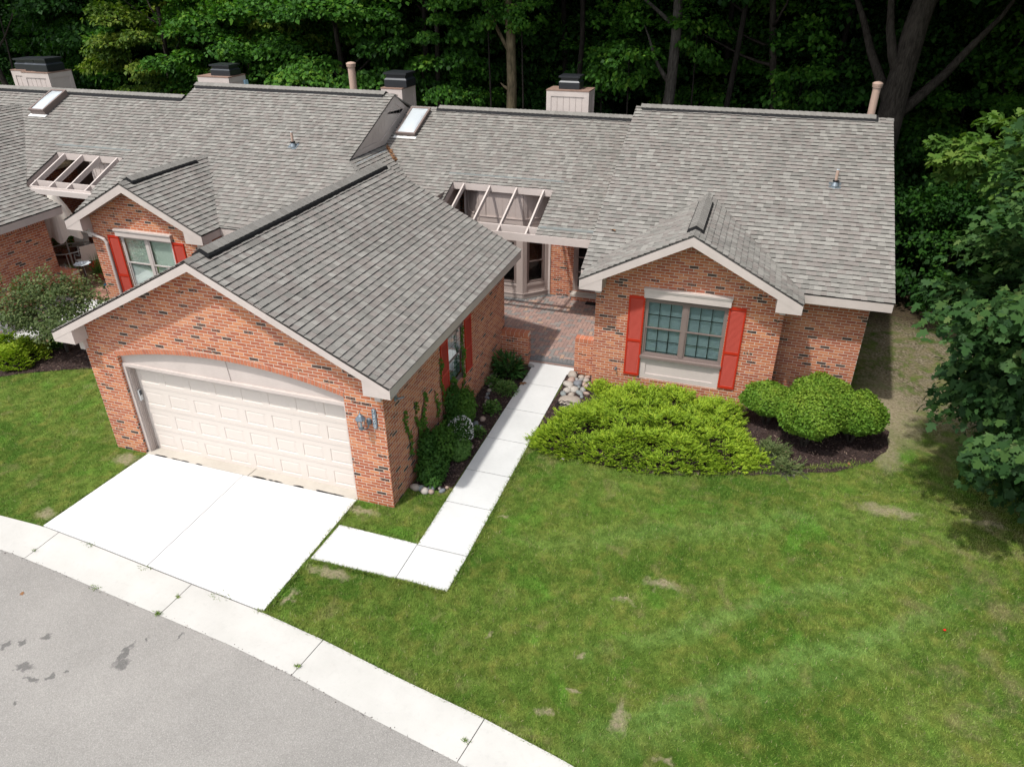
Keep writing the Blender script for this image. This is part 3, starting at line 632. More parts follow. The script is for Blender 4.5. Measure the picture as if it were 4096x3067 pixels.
# garage roof
roofg = MB(); core = MB()
roof_plane(roofg, [(GC, GYF), (W+GO, GYF), (W+GO, GYB), (GC, GYB)], (-1, 0), MG, W+GO, 0, GZ, core, seed=5)
roof_plane(roofg, [(GC, GYF), (-GO, GYF), (-GO, GYB), (GC, GYB)], (1, 0), MG, -GO, 0, GZ, core, seed=6)
rg = roofg.build('garage_roof', 'shingle', house)
ridge_cap(rg, (GC, GYF-.01, GZ+MG*GHW), (GC, GYB, GZ+MG*GHW), (1, 0), (-1, 0), MG, (.055, .985), .15)
gable_trim(house, GC, GHW, GZ, MG, GYF, 0, 0, W, fd=.175)
ev = MB(); ev.box((W+GO-.035, GYF+.042, GZ-.195), (W+GO-.006, GYB-.03, GZ-.018)); ev.box((-GO+.006, GYF+.042, GZ-.195), (-GO+.035, GYB-.03, GZ-.018)); ev.split('eave_board', 'trim', house, bevel=.003)
sf = MB(); sf.box((W-.02, GYF+.05, GZ-.175), (W+GO-.037, GYB-.03, GZ-.155)); sf.box((-GO+.037, GYF+.05, GZ-.175), (.02, GYB-.03, GZ-.155)); sf.split('eave_soffit', 'trim_wood', house)
# side window and shutters
window(house, (W, 2.90, .95), (0, 1, 0), (1, 0, 0), .90, 1.32, 1, 3, 2, rec=.05, blind='blinds_teal', gm='glass')
sl_ = MB(); sl_.box((W-.02, 2.86, .90), (W+.035, 3.84, .948)); sl_.build('window_sill', 'arch_brick', house)
shutter(house, (W, 2.49, .94), (0, 1, 0), (1, 0, 0), .37, 1.35); shutter(house, (W, 3.83, .94), (0, 1, 0), (1, 0, 0), .37, 1.35)
# ---- middle roof, right roof, bump roof
rm = MB(); RX0, RX1 = 8.725, 15.382; YR = 12.118; YM = 13.403; bcx = (9.135+13.289)/2; bhw = (13.289-9.135)/2+.2974; BYF = 5.35; MB_ = (4.1412-2.9128)/bhw; BY = 5.8855; YB_ = YE+(4.1412-ZE)/M
roof_plane(rm, [(PX1, PY0-.01), (9.12, PY0-.01), (9.12, YM), (1.03, YM), (1.03, 11.42), (PX0, 8.567), (PX0, PY1), (PX1, PY1)], (0, 1), M, 0, 8.328, ZMID, core, seed=11)
roof_plane(rm, [(RX0, YE), (bcx-bhw, YE), (bcx, YB_), (bcx+bhw, YE), (RX1, YE), (RX1, YR), (RX0, YR)], (0, 1), M, 0, YE, ZE, core, lift=.012, seed=12)
roof_plane(rm, [(bcx, BYF), (bcx+bhw, BYF), (bcx+bhw, YE+.02), (bcx, YB_+.02)], (-1, 0), MB_, bcx+bhw, 0, ZE, core, lift=.014, seed=13)
roof_plane(rm, [(bcx, BYF), (bcx-bhw, BYF), (bcx-bhw, YE+.02), (bcx, YB_+.02)], (1, 0), MB_, bcx-bhw, 0, ZE, core, lift=.014, seed=14)
# low cricket roof behind the garage ridge
roof_plane(rm, [(1.02, 11.46), (1.02, 9.156), (3.30, 6.87), (5.60, 6.87)], (-1, 0), M, 0, 0, 4.596, core, lift=.006, seed=15)
roof = rm.build('roof', 'shingle', house)
bk = MB()
for (x0, x1, y, zr) in ((RX0, RX1, YR, zmain(YR)), (1.05, RX0, YM, zmid(YM))):
    bk.prism([(x0, y, zr-.005), (x1, y, zr-.005), (x1, y+6.1, zr-.005-M*6.1), (x0, y+6.1, zr-.005-M*6.1)], (0, 0, -.04))
bk.build('rear_roof_slope', 'ridge_shingle', house)
core.build('roof_deck', 'dark_core', house)
ridge_cap(roof, (RX0+.0, YR, zmain(YR)), (RX1, YR, zmain(YR)), (0, -1), (0, 1), M, (.03, .945))
ridge_cap(roof, (1.1, YM, zmid(YM)), (RX0+.3, YM, zmid(YM)), (0, -1), (0, 1), M, (.12, 1.0))
ridge_cap(roof, (bcx, BYF, 4.1412+.012), (bcx, YB_-.1, 4.1412+.012), (1, 0), (-1, 0), MB_, (.12, .80))
ridge_cap(roof, (1.05, 9.13, 4.596-M*1.05), (3.2, 6.98, 4.596-M*3.2), (-.7, -.7), (.7, .7), .25, (0, 0), .19)
gable_trim(house, bcx, bhw, ZE, MB_, BYF, BY, 9.135, 13.289, fd=.20)
fb = MB(); fb.box((bcx+bhw-.03, YE+.006, ZE-.205), (RX1-.02, YE+.036, ZE-.018)); fb.box((bcx+bhw-.035, BYF+.042, ZE-.2), (bcx+bhw-.006, YE, ZE-.018)); fb.box((bcx-bhw+.006, BYF+.042, ZE-.2), (bcx-bhw+.035, YE, ZE-.018)); fb.box((RX0, YE+.006, ZE-.205), (bcx-bhw+.03, YE+.036, ZE-.018))
fb.prism([(RX1-.045, YE+.01, ZE-.02), (RX1-.045, YR, zmain(YR)-.02), (RX1-.045, YR, zmain(YR)-.22), (RX1-.045, YE+.01, ZE-.2)], (.03, 0, 0)); fb.prism([(RX0+.01, YE+.04, ZE-.03), (RX0+.01, YR, zmain(YR)-.03), (RX0+.01, YR, zmain(YR)-.2), (RX0+.01, YE+.04, ZE-.2)], (.03, 0, 0))
fb.split('eave_fascia', 'trim', house, bevel=.003)
ss = MB(); ss.box((13.0, YE+.037, ZE-.19), (RX1-.05, 6.55, ZE-.17)); ss.box((RX0+.05, YE+.037, ZE-.19), (9.3, 6.9, ZE-.17)); ss.box((15.0, 6.5, ZE-.19), (RX1-.05, 17.5, ZE-.17)); ss.split('soffit_panel', 'trim_wood', house)
# walls of the gable wing
bw = MB(); zb = lambda x: ZE+MB_*(bhw-abs(x-bcx))-.10
wall(bw, (0, BY, 0), (1, 0, 0), (0, -1, 0), [(9.135, -.1), (13.289, -.1), (13.289, zb(13.289)), (bcx, zb(bcx)), (9.135, zb(9.135))], [rect(10.29, 12.13, .36, 2.48)], .09)
wall(bw, (13.289, 0, 0), (0, 1, 0), (1, 0, 0), rect(BY, 6.465, -.1, 2.9)); wall(bw, (9.135, 0, 0), (0, 1, 0), (-1, 0, 0), rect(BY, 10.72, -.1, 2.9))
bw.build('front_wall', 'brick', house)
rw = MB(); wall(rw, (0, 6.465, 0), (1, 0, 0), (0, -1, 0), rect(13.289, 15.03, -.2, 2.90)); wall(rw, (15.03, 0, 0), (0, 1, 0), (1, 0, 0), [(6.465, -.2), (17.7, -.2), (17.7, 2.95), (YR, zmain(YR)-.1), (6.465, 3.02)]); rw.build('side_wall', 'brick', house)
so_ = MB(); x = 13.30; 
so_.poly([(13.29, 6.458, 2.515), (14.93, 6.458, 2.515), (14.93, 6.458, 2.72), (13.29, 6.458, 2.72)], uv=[(2.515, 0.02), (2.515, 1.66), (2.718, 1.66), (2.718, 0.02)])
so_.build('soldier_course', 'brick', house)
rr_ = MB(); wall(rr_, (0, 17.6, 0), (1, 0, 0), (0, 1, 0), rect(0, 15.03, -.2, 2.95)); rr_.build('rear_wall', 'brick', house)
# front double window
window(house, (10.29, BY-.0, .98), (1, 0, 0), (0, -1, 0), 1.84, 1.44, 2, 3, 2, rec=.05, blind='blinds_teal')
hd = MB(); hd.box((10.26, BY-.075, 2.47), (12.17, BY-.004, 2.66)); hd.box((10.24, BY-.10, 2.66), (12.19, BY-.004, 2.70)); hd.box((10.25, BY-.088, 2.625), (12.18, BY-.076, 2.66)); hd.build('window_header', 'trim', house, bevel=.004)
si = MB(); si.box((10.27, BY-.06, .925), (12.15, BY+.06, .985)); si.build('window_sill', 'brown_trim', house, bevel=.004)
pn = MB(); pn.box((10.292, BY+.035, .36), (12.128, BY+.06, .925)); 
for b in (((10.292, .36), (10.42, .925)), ((12.0, .36), (12.128, .925)), ((10.42, .83), (12.0, .925)), ((10.42, .36), (12.0, .49))): pn.box((b[0][0], BY+.015, b[0][1]), (b[1][0], BY+.034, b[1][1]))
pn.build('spandrel_panel', 'trim', house, bevel=.003)
shutter(house, (9.915, BY, .42), (1, 0, 0), (0, -1, 0), .365, 2.05); shutter(house, (12.14, BY, .42), (1, 0, 0), (0, -1, 0), .365, 2.05)
ft = MB(); ft.tube([(9.72, BY-.005, .52), (9.72, BY-.07, .52)], .014, 8); ft.lathe((9.72, BY-.07, .52), [(0, -.03), (.02, -.02), (.024, 0), (.02, .03), (0, .035)], 8); ft.box((9.69, BY-.006, .49), (9.75, BY-.003, .56)); ft.build('hose_tap', 'grey_metal', house)
# ---- courtyard: brick back wall, bay, door, pergola
PZ = .15; CY = 10.70
cw_ = MB(); wall(cw_, (0, CY, 0), (1, 0, 0), (0, -1, 0), [(6.60, .0), (9.135, .0), (9.135, 3.3), (6.60, 3.3)], [rect(7.42, 9.05, .36, 2.45)], .09); cw_.build('courtyard_wall', 'brick', house)
dr = MB()
for (x0, x1) in ((7.42, 7.50), (7.86, 7.94), (8.90, 8.98)): dr.box((x0, CY+.01, .36), (x1, CY+.07, 2.45))
dr.box((7.42, CY+.01, 2.37), (9.05, CY+.07, 2.45)); dr.box((7.50, CY+.02, .36), (7.86, CY+.06, .50))
for z in (.95, 1.42, 1.89): dr.box((7.50, CY+.02, z), (7.86, CY+.055, z+.03))
for x in (7.50, 7.80): dr.box((x, CY+.02, .50), (x+.06, CY+.06, 2.37))
do = dr.build('door_frame', 'taupe', house, bevel=.003)
gp = MB(); gp.box((7.52, CY+.035, .5), (7.85, CY+.04, 2.37)); gp.build('sidelight_pane', 'glass_dark', do)
dd = MB(); dd.box((7.94, CY+.04, .36), (8.90, CY+.08, 2.37)); dd.build('front_door', 'taupe', house)
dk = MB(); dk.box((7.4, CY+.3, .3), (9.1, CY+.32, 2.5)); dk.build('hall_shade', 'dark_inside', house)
th = MB(); th.box((7.40, CY-.28, .27), (9.12, CY-.002, .345)); th.build('door_step', 'concrete_old', house, bevel=.006)
bt = MB(); bt.box((7.44, CY-.26, .15), (9.12, CY-.01, .268)); bt.build('step_base', 'brick', house)
# bay window
FY = 10.13; BX0, BX1 = 4.65, 6.0; SX0, SX1 = 4.02, 6.63
def bay_face(o, ud, nd, L, side):
    o = Vector(o); ud = Vector(ud).normalized(); nd = Vector(nd).normalized(); Z = Vector((0, 0, 1)); mb = MB()
    def B(u0, u1, z0, z1, n0, n1): mb.obox(o, ud, nd, Z, (u0, n0, z0), (u1, n1, z1))
    B(0, L, PZ-.02, .27, 0, .03); B(0, L, .27, .30, 0, .045); B(0, .20 if not side else .12, .30, 3.42, 0, .025); B(L-(.20 if not side else .12), L, .30, 3.42, 0, .025)
    B(.1, L-.1, .30, .62, -.02, .0); B(.1, L-.1, .52, .60, 0, .02); B(.1, L-.1, .30, .34, 0, .012)
    B(.1, L-.1, 1.98, 2.45, -.01, .015); B(.05, L-.05, 2.45, 2.60, 0, .022); B(-.0, L, 2.60, 2.625, 0, .04)
    B(.1, L-.1, 2.62, 3.42, -.02, .002)
    k = .3
    while k < L-.15:
        B(k, k+.008, 2.64, 3.38, .002, .007); k += .2
    B(.1, L-.1, 3.30, 3.42, 0, .02)
    return mb
d45 = math.hypot(SX1-BX1, CY-FY)
bm = bay_face((BX0, FY, 0), (1, 0, 0), (0, -1, 0), BX1-BX0, False); bm.build('bay_front', 'trim_wood', house, bevel=.003)
u1 = Vector((SX1-BX1, CY-FY, 0)).normalized(); n1 = Vector((u1.y, -u1.x, 0)); bm = bay_face((BX1, FY, 0), u1, n1, d45, True); bm.build('bay_side', 'trim_wood', house, bevel=.003)
u2 = Vector((BX0-SX0, FY-CY, 0)).normalized(); n2 = Vector((u2.y, -u2.x, 0)); bm = bay_face((SX0, CY, 0), u2, n2, d45, True); bm.build('bay_side', 'trim_wood', house, bevel=.003)
window(house, Vector((BX0+.21, FY, .60)), (1, 0, 0), (0, -1, 0), BX1-BX0-.42, 1.38, 1, 2, 1, rec=.03, blind=None, gm='glass_dark', mun=False)
window(house, Vector((BX1, FY, .60))+u1*.13, u1, n1, d45-.26, 1.38, 1, 2, 1, rec=.03, blind=None, gm='glass_dark', mun=False)
window(house, Vector((SX0, CY, .60))+u2*.13, u2, n2, d45-.26, 1.38, 1, 2, 1, rec=.03, blind=None, gm='glass_dark', mun=False)
cb = MB(); cb.box((6.63, CY-.03, PZ), (6.70, CY-.002, 3.3)); cb.box((3.95, CY-.03, PZ), (4.03, CY-.0, 3.3)); cb.split('corner_board', 'trim', house)
# pergola in the roof opening
pg = MB(); yh = PY1
zp = zmid
pg.box((PX0+.0, PY1-.02, zp(PY1)-.20), (PX1, PY1+.02, zp(PY1)-.01)); pg.build('pergola_header', 'trim', house, bevel=.003)
pb = MB(); pb.box((3.2, PY0-.045, 2.61), (9.10, PY0-.005, 2.82)); pb.build('pergola_beam', 'trim', house, bevel=.004)
pb = MB(); pb.box((3.2, 8.55, 2.73), (PX1, 8.605, 2.925)); pb.build('pergola_beam', 'trim', house, bevel=.004)
for x in (4.223, 5.023, 5.831, 6.634):
    r_ = MB(); w = .045; r_.prism([(x-w/2, PY0+.0, zp(PY0)-.01), (x-w/2, PY1-.022, zp(PY1)-.02), (x-w/2, PY1-.022, zp(PY1)-.17), (x-w/2, PY0, zp(PY0)-.15)], (w, 0, 0)); r_.build('pergola_rafter', 'trim', house, bevel=.003)
sb = MB()
for x in (PX0-.03, PX1+.002): sb.prism([(x, PY0+.0, zp(PY0)-.02), (x, PY1+.03, zp(PY1)-.02), (x, PY1+.03, zp(PY1)-.24), (x, PY0, zp(PY0)-.22)], (.025, 0, 0))
sb.split('opening_side_board', 'trim_wood', house)
sfi = MB(); sfi.box((PX1+.03, PY0, 2.60), (9.13, CY, 2.62)); sfi.box((1.0, PY1+.04, 3.42), (PX1+.02, CY+.3, 3.45)); sfi.split('courtyard_ceiling', 'trim_wood', house)
lw = MB(); wall(lw, (3.8, 0, 0), (0, 1, 0), (1, 0, 0), rect(6.6, 10.7, 0, 3.4)); lw.build('courtyard_side_wall', 'taupe', house)
# metal flashing strips on the roof
fs = MB()
def strip(mb, x0, x1, y, wdt, pl=zmain, h=.02):
    s = math.sqrt(1+M*M); dy = wdt/s
    P = [(x0, y, pl(y)+h), (x1, y, pl(y)+h), (x1, y+dy, pl(y+dy)+h*.6), (x0, y+dy, pl(y+dy)+h*.6)]; mb.poly(P); mb.poly([P[0], (x0, y, pl(y)), (x1, y, pl(y)), P[1]])
simple('shingle_strip', (.17, .185, .18), .8, .15)
strip(fs, 3.623, 5.739, 10.368, .09, zmid); strip(fs, 5.739, 7.127, 10.357, .085, zmid, h=.028); fs.build('roof_flashing', 'shingle_strip', house); fs = MB(); strip(fs, PX1, 8.9, 8.556, .09, zmid, h=.024)
fs.build('roof_flashing', 'shingle_strip', house)
# skylight
def skylight(parent, x0, x1, y0, y1, pl, h, fm, dm='skylight_dome'):
    s = math.sqrt(1+M*M); Nn = Vector((0, -M, 1)).normalized(); Y = Vector((0, 1, M)).normalized(); X = Vector((1, 0, 0)); o = Vector((x0, y0, pl(y0))); w = x1-x0; l = (y1-y0)*s
    f = MB(); f.obox(o, X, Y, Nn, (.02, .02, 0), (w-.02, l-.02, h*.7)); f.obox(o, X, Y, Nn, (0, 0, h*.7), (w, .06, h)); f.obox(o, X, Y, Nn, (0, l-.06, h*.7), (w, l, h)); f.obox(o, X, Y, Nn, (0, .06, h*.7), (.06, l-.06, h)); f.obox(o, X, Y, Nn, (w-.06, .06, h*.7), (w, l-.06, h))
    k = f.build('skylight', fm, parent, bevel=.004); dmb = MB(); n = 10
    def P(i, j): a = i/n; b = j/n; z = h*.85+.07*(math.sin(PI*a)*math.sin(PI*b))**.5; return o+X*(.06+(w-.12)*a)+Y*(.06+(l-.12)*b)+Nn*z
    for i in range(n):
        for j in range(n): dmb.poly([P(i, j), P(i+1, j), P(i+1, j+1), P(i, j+1)])
    dmb.build('dome', dm, k, smooth=True)
    fl = MB(); fl.obox(o, X, Y, Nn, (-.05, -.10, .012), (w+.03, .03, .024)); fl.build('apron_flashing', 'flashing_white', k)
    return k
skylight(house, 1.20, 1.89, 11.876, 13.21, zmid, .14, 'brown_trim')
# chimneys and pipes
def chimney(parent, x0, x1, y0, d, z0, z1, sep=.2):
    c = MB(); c.box((x0, y0, z0), (x1, y0+d, z1-.04)); t = .02
    for (a, b) in ((x0-t, x0+.13), (x1-.13, x1+t)): c.box((a, y0-t, z0), (b, y0-.001, z1)); c.box((a, y0+d+.001, z0), (b, y0+d+t, z1))
    c.box((x0+.13, y0-t, z1-.16), (x1-.13, y0-.001, z1)); 
    for (a, b) in ((y0, y0+.12), (y0+d-.12, y0+d)): c.box((x1+.001, a, z0), (x1+t, b, z1)); c.box((x0-t, a, z0), (x0-.001, b, z1))
    c.box((x1+.001, y0+.12, z1-.16), (x1+t, y0+d-.12, z1)); c.box((x0-t, y0+.12, z1-.16), (x0-.001, y0+d-.12, z1))
    x = x0+.13+sep
    while x < x1-.14: c.box((x, y0-.004, z0), (x+.006, y0-.001, z1-.16)) ; x += sep
    o = c.build('chimney', 'trim', parent, bevel=.004)
    g = MB(); x = x0+.13+sep
    while x < x1-.14: g.box((x-.004, y0-.0045, z0), (x+.004, y0-.0042, z1-.16)); x += sep
    g.build('siding_groove', 'brown_trim', o)
    tp = MB(); tp.box((x0-.03, y0-.03, z1), (x1+.03, y0+d+.03, z1+.03)); tp.build('chimney_chase_cover', 'rust', o)
    return o
def flue(parent, x0, x1, y0, y1, z, h):
    f = MB(); f.box((x0+.01, y0+.01, z), (x1-.01, y1-.01, z+h*.5)); f.build('flue_cap', 'black_metal', parent, bevel=.003)
    g = MB(); cx, cy = (x0+x1)/2, (y0+y1)/2
    def fr(s0, z0_, s1, z1_):
        A = [(cx+sx*(x1-x0)/2*s0, cy+sy*(y1-y0)/2*s0, z0_) for sx, sy in ((-1, -1), (1, -1), (1, 1), (-1, 1))]; B = [(cx+sx*(x1-x0)/2*s1, cy+sy*(y1-y0)/2*s1, z1_) for sx, sy in ((-1, -1), (1, -1), (1, 1), (-1, 1))]
        for i in range(4): j = (i+1) % 4; g.poly([A[i], A[j], B[j], B[i]])
        return B
    fr(.98, z+h*.5, .85, z+h*.62); g.build('flue_shoulder', 'cap_light', parent)
    g2 = MB(); g2.box((x0+.06, y0+.06, z+h*.6), (x1-.06, y1-.06, z+h*.86)); g2.box((x0+.0, y0+.0, z+h*.86), (x1-.0, y1-.0, z+h)); g2.build('flue_lid', 'black_metal', parent, bevel=.004)
ch = chimney(house, 5.59, 6.92, 13.9, .78, 3.6, 5.615); flue(ch, 5.91, 6.59, 14.05, 14.65, 5.655, .38)
def vent_pipe(parent, x, y, z0, z1, r, cap=True):
    p = MB(); p.tube([(x, y, z0), (x, y, z1-.12 if cap else z1)], r, 16); o = p.build('flue_pipe', 'pipe_paint', parent, smooth=False)
    if cap:
        c = MB(); c.lathe((x, y, z1), [(r*1.02, -.13), (r*1.25, -.12), (r*1.25, -.10), (r*1.1, -.095), (r*1.3, -.085), (r*1.3, -.065), (r*1.15, -.06), (r*1.35, -.05), (r*1.35, -.02), (r*.9, .01), (0, .03)], 18); c.build('pipe_cap', 'pipe_paint', o)
vent_pipe(house, 14.93, 13.0, 4.6, 6.30, .098)
def vent_stack(parent, x, y, pl):
    z = pl(y); p = MB(); p.tube([(x, y, z+.05), (x, y, z+.40)], .035, 12); o = p.build('vent_stack', 'pipe_paint', parent)
    b = MB(); Nn = Vector((0, -M, 1)).normalized(); Y = Vector((0, 1, M)).normalized(); b.obox((x, y, z), (1, 0, 0), Y, Nn, (-.14, -.13, .016), (.14, .12, .022)); b.lathe((x, y, z), [(.10, -.02), (.10, .02), (.06, .10), (.045, .12)], 16); b.build('boot_flashing', 'grey_metal', o)
    c = MB(); c.lathe((x, y, z), [(.036, .115), (.07, .115), (.07, .14), (.036, .145)], 14); c.build('boot_collar', 'rubber', o)
    d = MB(); d.lathe((x, y, z), [(.0, .401), (.035, .401), (.037, .385)], 12); d.build('pipe_rim', 'skylight_dome', o)
vent_stack(house, 14.077, 9.43, zmain)
# ================================================================== LEFT HOUSE
left = root('brick_house', (-6, 5, .4), 'left neighbour\'s brick house with small gable, pale framed window and curved downspout', 'house')
def zpl(y): return 3.8128+M*(y-5.991)
def zstep(y): return 2.9128+M*(y-5.991)
core = MB(); rl = MB(); LY = 10.60; LMY = 9.95; LX1 = 1.93; LBX = -2.465; LBW = 2.135; LBZ = 3.344; LBY = 4.2; LM = (4.455-3.344)/2.135; LE = 4.899; LVY = 5.991+(4.455-3.8128)/M
roof_plane(rl, [(LX1, LY), (LX1, 7.66), (2.9, 6.69), (2.9, 3.2), (1.2, LE), (LBX+LBW, LE), (LBX, LVY), (LBX-LBW, LE), (-4.98, LE), (-4.98, LY)], (0, 1), M, 0, 5.991, 3.8128, core, lift=.012, seed=31)
LGX = -6.26; LGZ = 3.19; LGM = .427; LGR = -10.93
roof_plane(rl, [(-4.98, 5.66), (-4.98, LMY), (-16.5, LMY), (-16.5, 9.05), (LGR, 9.02), (-7.72, 5.78), (-7.56, 5.66), (-7.56, 7.11), (-5.10, 7.11), (-5.10, 5.66)], (0, 1), M, 0, 5.991, 3.8128, core, seed=32)
roof_plane(rl, [(-5.0, LE+.1), (-4.58, LE+.1), (-4.58, 5.9), (-5.0, 5.9)], (0, 1), M, 0, 5.991, 3.8128, core, seed=33)
roof_plane(rl, [(LBX, LBY), (LBX+LBW, LBY), (LBX+LBW, LE+.02), (LBX, LVY+.02)], (-1, 0), LM, LBX+LBW, 0, LBZ, core, lift=.014, seed=34)
roof_plane(rl, [(LBX, LBY), (LBX-LBW, LBY), (LBX-LBW, LE+.02), (LBX, LVY+.02)], (1, 0), LM, LBX-LBW, 0, LBZ, core, lift=.014, seed=35)
roof_plane(rl, [(LGX, .2), (LGX, 5.62), (-7.35, 5.62), (LGR, 9.42), (LGR, .2)], (-1, 0), LGM, LGX, 0, LGZ, core, lift=.01, seed=36)
roof_plane(rl, [(LGR, .2), (LGR, 9.42), (-15.5, 6.5), (-15.5, .2)], (1, 0), LGM, -15.6, 0, LGZ, core, lift=.01, seed=37)
lroof = rl.build('roof', 'shingle', left); core.build('roof_deck', 'dark_core', left)
bk = MB()
for (x0, x1, y) in ((-4.98, LX1, LY), (-16.5, -4.98, LMY)):
    zr = zpl(y); bk.prism([(x0, y, zr-.005), (x1, y, zr-.005), (x1, y+5.8, zr-.005-M*5.8), (x0, y+5.8, zr-.005-M*5.8)], (0, 0, -.04))
bk.build('rear_roof_slope', 'ridge_shingle', left)
ridge_cap(lroof, (-4.98, LY, zpl(LY)+.005), (LX1, LY, zpl(LY)+.005), (0, -1), (0, 1), M, (.01, .955))
ridge_cap(lroof, (-16.5, LMY, zpl(LMY)), (-4.98, LMY, zpl(LMY)), (0, -1), (0, 1), M, (.0, 1.0))
ridge_cap(lroof, (LBX, LBY, 4.455+.012), (LBX, LVY-.05, 4.455+.012), (1, 0), (-1, 0), LM, (.08, .82))
zgr = LGZ+LGM*(LGX-LGR); ridge_cap(lroof, (LGR, .2, zgr+.01), (LGR, 9.1, zgr+.01), (1, 0), (-1, 0), LGM, (0, .9))
gable_trim(left, LBX, LBW, LBZ, LM, LBY, 4.53, -4.20, -.63, fd=.20)
lb = MB(); lb.box((LBX+LBW-.03, LBY+.042, LBZ-.2), (LBX+LBW-.006, LE, LBZ-.018)); lb.box((LBX-LBW+.006, LBY+.042, LBZ-.2), (LBX-LBW+.03, LE, LBZ-.018)); lb.box((LBX+LBW-.03, LE+.005, LBZ-.2), (1.6, LE+.035, LBZ-.018)); lb.box((LGX-.035, .25, LGZ-.21), (LGX-.006, 5.60, LGZ-.01))
lb.split('eave_fascia', 'trim', left, bevel=.003)
sfl = MB(); sfl.box((-6.62, .25, LGZ-.19), (LGX-.037, 5.60, LGZ-.17)); sfl.split('eave_soffit', 'trim_wood', left)
# gable wall panel at the step between the two houses
pw = MB(); X0 = 1.90
def ppan(x, pts, th): pw.prism([(x, y, z) for y, z in pts], (th, 0, 0))
zt_ = lambda y: zpl(y)-.02 if y <= LY else zpl(LY)-.02-M*(y-LY)*1.2
zb_ = lambda y: 4.50 if y < 9.70 else zstep(y)+.02
outer = [(7.62, 4.50), (9.70, 4.50), (11.56, zstep(11.56)+.01), (11.72, zt_(11.72)-.06), (LY, zt_(LY)), (7.62, zt_(7.62))]
ppan(X0-.06, [(7.62, 4.50), (9.70, 4.50), (9.70, zt_(9.70)), (7.62, zt_(7.62))], .05); ppan(X0-.0601, [(9.70, 4.50), (11.56, zstep(11.56)+.01), (11.72, zt_(11.72)-.06), (LY, zt_(LY)), (9.70, zt_(9.70))], .05)
inner = [(8.25, 4.70), (9.62, 4.70), (11.12, zstep(11.12)+.19), (11.05, zt_(11.05)-.20), (LY, zt_(LY)-.22), (8.35, zt_(8.35)-.14)]
nO = len(outer)
segn = [0]
def seg(a, b, c, d): segn[0] += 1; ppan(X0-.009, [a, b, c, d], .020+.0015*segn[0])
seg(outer[0], outer[1], inner[1], inner[0]); seg(outer[1], outer[2], inner[2], inner[1]); seg(outer[2], outer[3], inner[3], inner[2]); seg(outer[3], outer[4], inner[4], inner[3]); seg(outer[4], outer[5], inner[5], inner[4]); seg(outer[5], outer[0], inner[0], inner[5])
y = 8.5
while y < 11.1:
    lo = 4.70 if y < 9.62 else 4.70+(zstep(11.12)+.19-4.70)*(y-9.62)/1.5; hi = zt_(y)-.16
    if hi > lo: pw.box((X0-.0095, y, lo), (X0-.007, y+.008, hi))
    y += .2
pw.build('gable_panel', 'trim', left)
gfl = MB(); gfl.prism([(1.905, 7.60, 4.50), (1.905, 9.80, 4.50), (2.12, 9.72, 4.462), (2.12, 7.55, 4.462)], (0, 0, .006)); gfl.build('step_flashing', 'galv', left)
# bump wall + window
gl = .42
bw = MB(); zb2 = lambda x: LBZ+LM*(LBW-abs(x-LBX))-.10
wall(bw, (0, 4.53, 0), (1, 0, 0), (0, -1, 0), [(-4.20, 0), (-.63, 0), (-.63, zb2(-.63)), (LBX, zb2(LBX)), (-4.20, zb2(-4.2))], [rect(-3.26, -1.60, 1.50, 2.99)], .09, uoff=.07)
wall(bw, (-4.20, 0, 0), (0, 1, 0), (-1, 0, 0), rect(4.53, 9.2, 0, 3.3)); wall(bw, (-.63, 0, 0), (0, 1, 0), (1, 0, 0), rect(4.53, 5.4, 0, 3.3)); wall(bw, (0, 5.4, 0), (1, 0, 0), (0, -1, 0), rect(-.63, 2.5, 0, 3.3)); bw.build('front_wall', 'brick', left)
window(left, (-3.26, 4.53, 1.50), (1, 0, 0), (0, -1, 0), 1.66, 1.49, 2, 3, 2, rec=.05, fm='gutter', gm='glass_clear', blind='blinds_cream', mun=False)
hd = MB(); hd.box((-3.31, 4.455, 2.985), (-1.55, 4.527, 3.13)); hd.box((-3.33, 4.43, 3.13), (-1.53, 4.527, 3.17)); hd.build('window_header', 'trim', left, bevel=.004)
shutter(left, (-3.64, 4.53, .95), (1, 0, 0), (0, -1, 0), .36, 2.02); shutter(left, (-1.585, 4.53, .95), (1, 0, 0), (0, -1, 0), .36, 2.02)
dsp = MB(); dsp.tube([(-4.55, 4.42, 3.10), (-4.30, 4.46, 3.02), (-3.88, 4.47, 2.90), (-3.75, 4.48, 2.84), (-3.70, 4.485, 2.74), (-3.70, 4.485, 2.5), (-3.70, 4.485, .5)], .042, 8); dsp.build('downspout', 'gutter', left)
# left garage side wall
gw = MB(); wall(gw, (-6.60, 0, 0), (0, 1, 0), (1, 0, 0), rect(.5, 5.22, -.1, 3.1)); wall(gw, (0, 5.22, 0), (1, 0, 0), (0, 1, 0), rect(-15, -6.6, 0, 3.2)); wall(gw, (0, .5, 0), (1, 0, 0), (0, -1, 0), [(-15.2, -.1), (-6.6, -.1), (-6.6, 3.1), (-10.93, 5.0), (-15.2, 3.1)]); gw.build('garage_wall', 'brick', left)
sol = MB(); sol.poly([(-6.593, .5, 2.80), (-6.593, 5.21, 2.80), (-6.593, 5.21, 3.0), (-6.593, .5, 3.0)], uv=[(2.8, .5), (2.8, 5.21), (3.003, 5.21), (3.003, .5)]); sol.build('soldier_course', 'brick', left)
